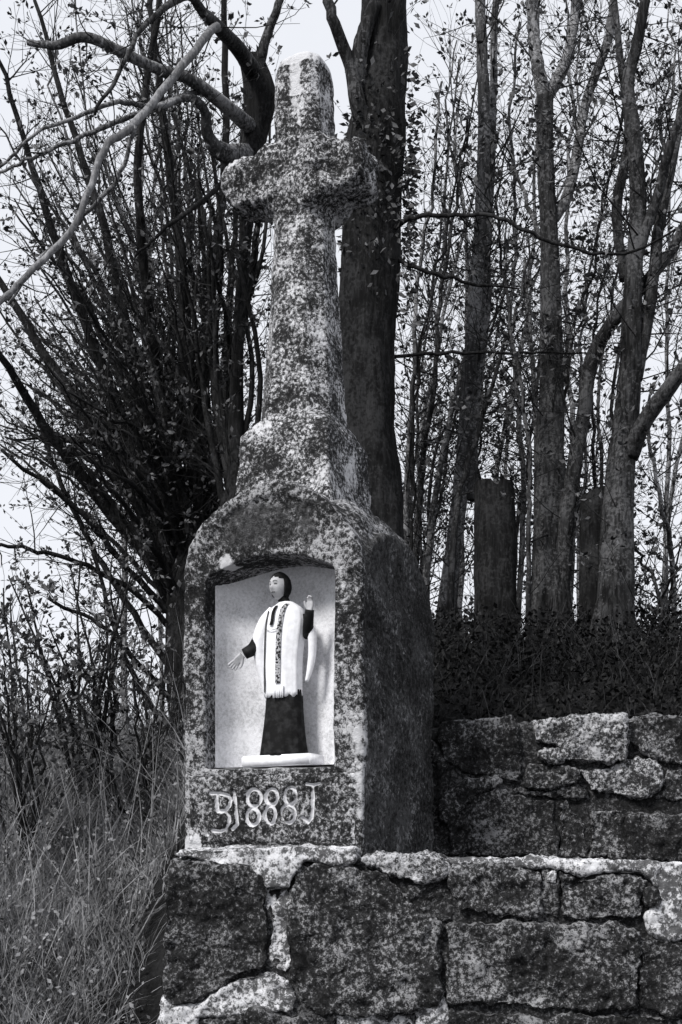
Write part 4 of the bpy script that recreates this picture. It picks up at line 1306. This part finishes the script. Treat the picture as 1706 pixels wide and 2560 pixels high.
def saplings():
    rng = random.Random(9)
    G = 'thin saplings filling the gap right of the dark trunk'
    spec = [
        ([(1050, 1560), (1085, 1300), (1130, 1050), (1180, 820), (1230, 600)], 22, 'nearest of the saplings leaning right beside the niche block'),
        ([(1030, 1500), (1050, 1250), (1075, 1000), (1110, 720), (1150, 480), (1170, 300)], 18, 'sapling with a gentle lean just right of the dark trunk'),
        ([(1010, 1400), (1020, 1150), (1030, 900), (1050, 700), (1080, 430), (1100, 200)], 16, 'upright sapling almost touching the dark trunk'),
        ([(1120, 1560), (1150, 1300), (1190, 1100), (1260, 860), (1330, 640)], 20, 'sapling crossing the twin stems and leaning hard right'),
        ([(1290, 1560), (1300, 1300), (1285, 1050), (1280, 800), (1290, 560), (1280, 300), (1300, 50)], 16, 'thin sapling standing between cut stump and forked trunk'),
        ([(1320, 1540), (1325, 1300), (1330, 1150), (1310, 950), (1270, 700), (1240, 500)], 14, 'whip-thin sapling bending left before the forked trunk'),
        ([(1690, 1620), (1672, 1400), (1655, 1250), (1640, 1100), (1625, 980)], 16, 'dark sapling by the right edge with leafy tip'),
        ([(1660, 1600), (1640, 1480), (1600, 1400), (1560, 1330)], 10, 'short leafy sapling low beside the leaning trunk'),
        ([(1420, 1560), (1440, 1350), (1460, 1150), (1450, 900), (1470, 700)], 12, 'thin sapling between forked trunk and slanting stump'),
    ]
    for i, (c, w, lab) in enumerate(spec):
        Y = rng.uniform(6.3, 8.2)
        T = Tree('sapling', lab, 'sapling', gz(c[0][0], Y), 60 + i, G, bark='bark' if i % 2 else 'bark_grey')
        ctrl = [(c[0][0], pyz(c[0][0], Y), Y)] + [(x, y, Y + rng.uniform(-.2, .2)) for x, y in c[1:]]
        p, r = T.stem(ctrl, np.linspace(w, 6, len(ctrl)), sides=7, wob=.012)
        T.twigs(p, r, 10, (.3, .95), .15, 1, 2, .5, .2, .038, .005, ang=(25, 90))
        T.finish()
    G3 = 'tangle of thin leaning stems between the trunks'
    for i in range(14):
        px = rng.uniform(1000, 1500); Y = rng.uniform(6.8, 9.0)
        T = Tree('sapling', 'whip-thin leaning stem in the tangle between the right-hand trunks', 'sapling', gz(px, Y), 400 + i, G3, bark='bark' if i % 2 else 'bark_black')
        ln = rng.uniform(40, 330); top = rng.uniform(150, 800)
        c = [(px, pyz(px, Y), Y), (px + ln * .15, 1350, Y), (px + ln * .30 + rng.uniform(-35, 35), 1350 * .67 + top * .33, Y), (px + ln * .58 + rng.uniform(-45, 45), 1350 * .33 + top * .67, Y), (px + ln, top, Y + rng.uniform(-.4, .4))]
        p, r = T.stem(c, np.linspace(rng.uniform(8, 15), 4, 5), sides=6, wob=.02, per=7)
        T.twigs(p, r, 10, (.3, .95), .12, 1, 2, .42, .15, .038, .0045, ang=(25, 85))
        T.finish()
    # background whips further off
    G2 = 'slim grey saplings further back'
    for i in range(14):
        left = i < 6
        px = rng.uniform(260, 560) if left else rng.uniform(1010, 1700)
        Y = rng.uniform(9, 12.5)
        T = Tree('sapling', ('slim grey sapling far behind the coppice on the left' if left else 'slim grey sapling far behind the trunks on the right'), 'sapling', gz(px, Y), 200 + i, G2 + (' on the left' if left else ' on the right'), bark='bark_grey', twig='twig_grey')
        lean = rng.uniform(-260, 60) if left else rng.uniform(-120, 260)
        c = [(px, pyz(px, Y), Y), (px + lean * .12 + rng.uniform(-25, 25), 1250, Y), (px + lean * .5 + rng.uniform(-35, 35), 800, Y), (px + lean, 350, Y), (px + lean * 1.2, rng.uniform(-150, 150), Y)]
        p, r = T.stem(c, np.linspace(rng.uniform(10, 20), 4, 5), sides=6, wob=.04)
        T.twigs(p, r, 6, (.4, 1.4), .15, 1, 2, .25, .3, .044, .007, ang=(25, 75))
        T.finish()


def loose_branches():
    """thin boughs crossing the gap at right, part of the trees they spring from"""
    root = [o for o in bpy.data.objects if o.name == 'tall_tree'][0]
    T = Tree('x', 'x', 'x', (0, 0, 0), 90); bpy.data.objects.remove(T.root)
    off = tuple(root.location)
    for ctrl, wd in (
        ([(950, 590, 6.2), (1040, 545, 6.0), (1130, 533, 5.9), (1230, 545, 5.8), (1320, 590, 5.8), (1440, 633, 5.8), (1560, 628, 5.8), (1720, 560, 5.8)], [16, 11, 10, 9, 9, 8, 7, 5]),
        ([(960, 890, 6.2), (1120, 882, 6.3), (1300, 878, 6.3), (1460, 882, 6.3)], [9, 8, 7, 4]),
        ([(960, 640, 6.2), (1060, 670, 6.1), (1180, 705, 6.1), (1300, 722, 6.1)], [12, 10, 8, 4]),
    ):
        T.trunk = MB()
        a, b = T.stem(ctrl, wd, sides=6, wob=.008)
        T.crown = MB(); T.twigs(a, b, 4, (.15, .4), .1, 1, 1, .5, .2, .03, .004)
        br = obj('branch', T.trunk.mesh('branch', off), M['bark_black'], root)
        obj('twigs', T.crown.mesh('twigs', off), M['twig'], br)['kind'] = 'stuff'


big_tree()
left_tree()
coppice()
right_trees()
stumps()
saplings()
loose_branches()


# ------------------------------------------------------------------ shrubs at the left edge
def shrubs():
    rng = random.Random(4)
    spec = [
        (60, 5.6, [(-60, 1560), (20, 1500), (60, 1620), (-20, 1700), (100, 1740)], 'leafy shrub reaching in at the left edge above the scrub', .9),
        (240, 6.4, [(120, 1560), (200, 1400), (260, 1500), (330, 1430), (150, 1660), (300, 1620), (60, 1430)], 'open twiggy shrub with small leaves left of the niche', .8),
        (380, 6.0, [(330, 1700), (260, 1730), (420, 1560), (250, 1820), (380, 1640)], 'dark tangled shrub pressed against the block\'s left side', .5),
        (1640, 6.8, [(1600, 1440), (1680, 1380), (1720, 1470), (1620, 1540), (1560, 1500)], 'leafy shrub at the right edge under the leaning bough', .8),
    ]
    for i, (px, Y, tips, lab, leafy) in enumerate(spec):
        T = Tree('shrub', lab, 'shrub', gz(px, Y), 300 + i, bark='bark_black')
        for (x, y) in tips + [(t[0] + rng.uniform(-60, 60), t[1] + rng.uniform(-50, 90)) for t in tips]:
            y1 = Y + rng.uniform(-.5, .5)
            b0 = px + rng.uniform(-40, 40)
            m = ((b0 * .55 + x * .45) + rng.uniform(-30, 30), (pyz(b0, Y) * .45 + y * .55) + rng.uniform(-40, 40))
            p, r = T.stem([(b0, pyz(b0, Y), Y), (m[0], m[1], (Y + y1) / 2), (x, y, y1)], [rng.uniform(8, 13), 8, 4], sides=5, wob=.012)
            T.twigs(p, r, 10, (.18, .5), .2, 1, 2, leafy, .2, .036, .0045)
        T.finish()


shrubs()


# ------------------------------------------------------------------ ground cover (nobody could count it)
def blades(name, label, cat, mat, n, region, length, width, lean, seed, segs=4, keep=None):
    rs = np.random.RandomState(seed)
    P = []
    while len(P) < n:
        x = rs.uniform(region[0], region[1]); y = rs.uniform(region[2], region[3])
        if keep is None or keep(x, y): P.append((x, y, terrain(x, y) - .02))
    P = np.array(P)
    L = rs.uniform(length[0], length[1], n)
    w = rs.uniform(width[0], width[1], n)
    # start direction upright with a scatter, bending over towards the lean
    d = np.stack([rs.normal(lean[0] * .3, .25, n), rs.normal(lean[1] * .3, .25, n), np.ones(n)], 1)
    d /= np.linalg.norm(d, axis=1)[:, None]
    bend = np.stack([rs.normal(lean[0], .8, n), rs.normal(lean[1], .8, n), -rs.uniform(.2, 1.0, n) * lean[2]], 1)
    pos = P.copy(); V = []
    ang = rs.uniform(0, math.pi, n)
    side = np.stack([np.cos(ang), np.sin(ang), np.zeros(n)], 1)
    for s in range(segs + 1):
        k = (1 - s / segs) ** .7 * .9 + .1
        V.append(pos - side * (w * k / 2)[:, None]); V.append(pos + side * (w * k / 2)[:, None])
        d = d + bend / segs; d /= np.linalg.norm(d, axis=1)[:, None]
        pos = pos + d * (L / segs)[:, None]
    V = np.stack(V, 1)                                    # n, 2(segs+1), 3
    m = 2 * (segs + 1)
    base = (np.arange(n) * m)[:, None]
    q = np.concatenate([np.stack([base[:, 0] + 2 * s, base[:, 0] + 2 * s + 1, base[:, 0] + 2 * s + 3, base[:, 0] + 2 * s + 2], 1) for s in range(segs)])
    mb = MB(); mb.add(V.reshape(-1, 3), q)
    o = obj(name, mb.mesh(name), M[mat], smooth=False)
    return tag(o, label, cat, kind='stuff')


def left_ok(x, y):
    return x < -0.66 * y / 4.1 + (0.25 if y > 5 else 0)


blades('dry_grass', 'long pale dry grass arching on the bank left of the wall', 'grass', 'grass', 9000, (-3.2, -0.5, 3.4, 6.2), (.10, .32), (.0015, .004), (.45, -.2, 1.4), 1, keep=left_ok)
blades('scrub', 'dull tangled scrub covering the left bank', 'scrub', 'scrub', 85000, (-5.0, -0.5, 3.2, 9.5), (.08, .34), (.002, .007), (.1, 0, .9), 2, keep=left_ok)
blades('brush', 'thin upright grey stems in the scrub at left', 'brush', 'scrub', 4500, (-5.0, -0.6, 4.6, 9.0), (.4, .95), (.003, .007), (.05, 0, .1), 3, keep=left_ok)
blades('weeds', 'dark weeds on the bank above the set-back wall', 'weeds', 'weed', 9000, (-0.3, 4.6, 5.12, 8.0), (.08, .42), (.003, .008), (.1, -.2, .6), 4)


def leaf_cover(name, label, cat, mat, n, region, height, size, seed, keep=None):
    rs = np.random.RandomState(seed)
    x = rs.uniform(region[0], region[1], n); y = rs.uniform(region[2], region[3], n)
    z = np.array([terrain(a, b) for a, b in zip(x, y)]) + rs.uniform(0, 1, n) ** 2 * height
    if keep is not None:
        k = np.array([keep(a, b) for a, b in zip(x, y)])
        x, y, z = x[k], y[k], z[k]; n = len(x)
    p = np.stack([x, y, z], 1)
    d = rs.normal(0, 1, (n, 3)); d /= np.linalg.norm(d, axis=1)[:, None]
    s = np.cross(d, rs.normal(0, 1, (n, 3))); s /= np.linalg.norm(s, axis=1)[:, None]
    L = rs.uniform(size * .5, size * 1.3, n)[:, None]
    V = np.stack([p, p + d * L * .5 + s * L * .28, p + d * L, p + d * L * .5 - s * L * .28], 1)
    mb = MB(); mb.add(V.reshape(-1, 3), np.arange(4 * n).reshape(-1, 4))
    return tag(obj(name, mb.mesh(name), M[mat], smooth=False), label, cat, kind='stuff')


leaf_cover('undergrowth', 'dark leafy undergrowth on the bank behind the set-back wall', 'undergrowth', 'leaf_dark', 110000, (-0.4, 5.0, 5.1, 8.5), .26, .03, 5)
leaf_cover('foliage', 'small dull leaves scattered through the left scrub', 'foliage', 'scrub', 60000, (-5.0, -0.5, 3.3, 9.0), .35, .024, 6, keep=left_ok)
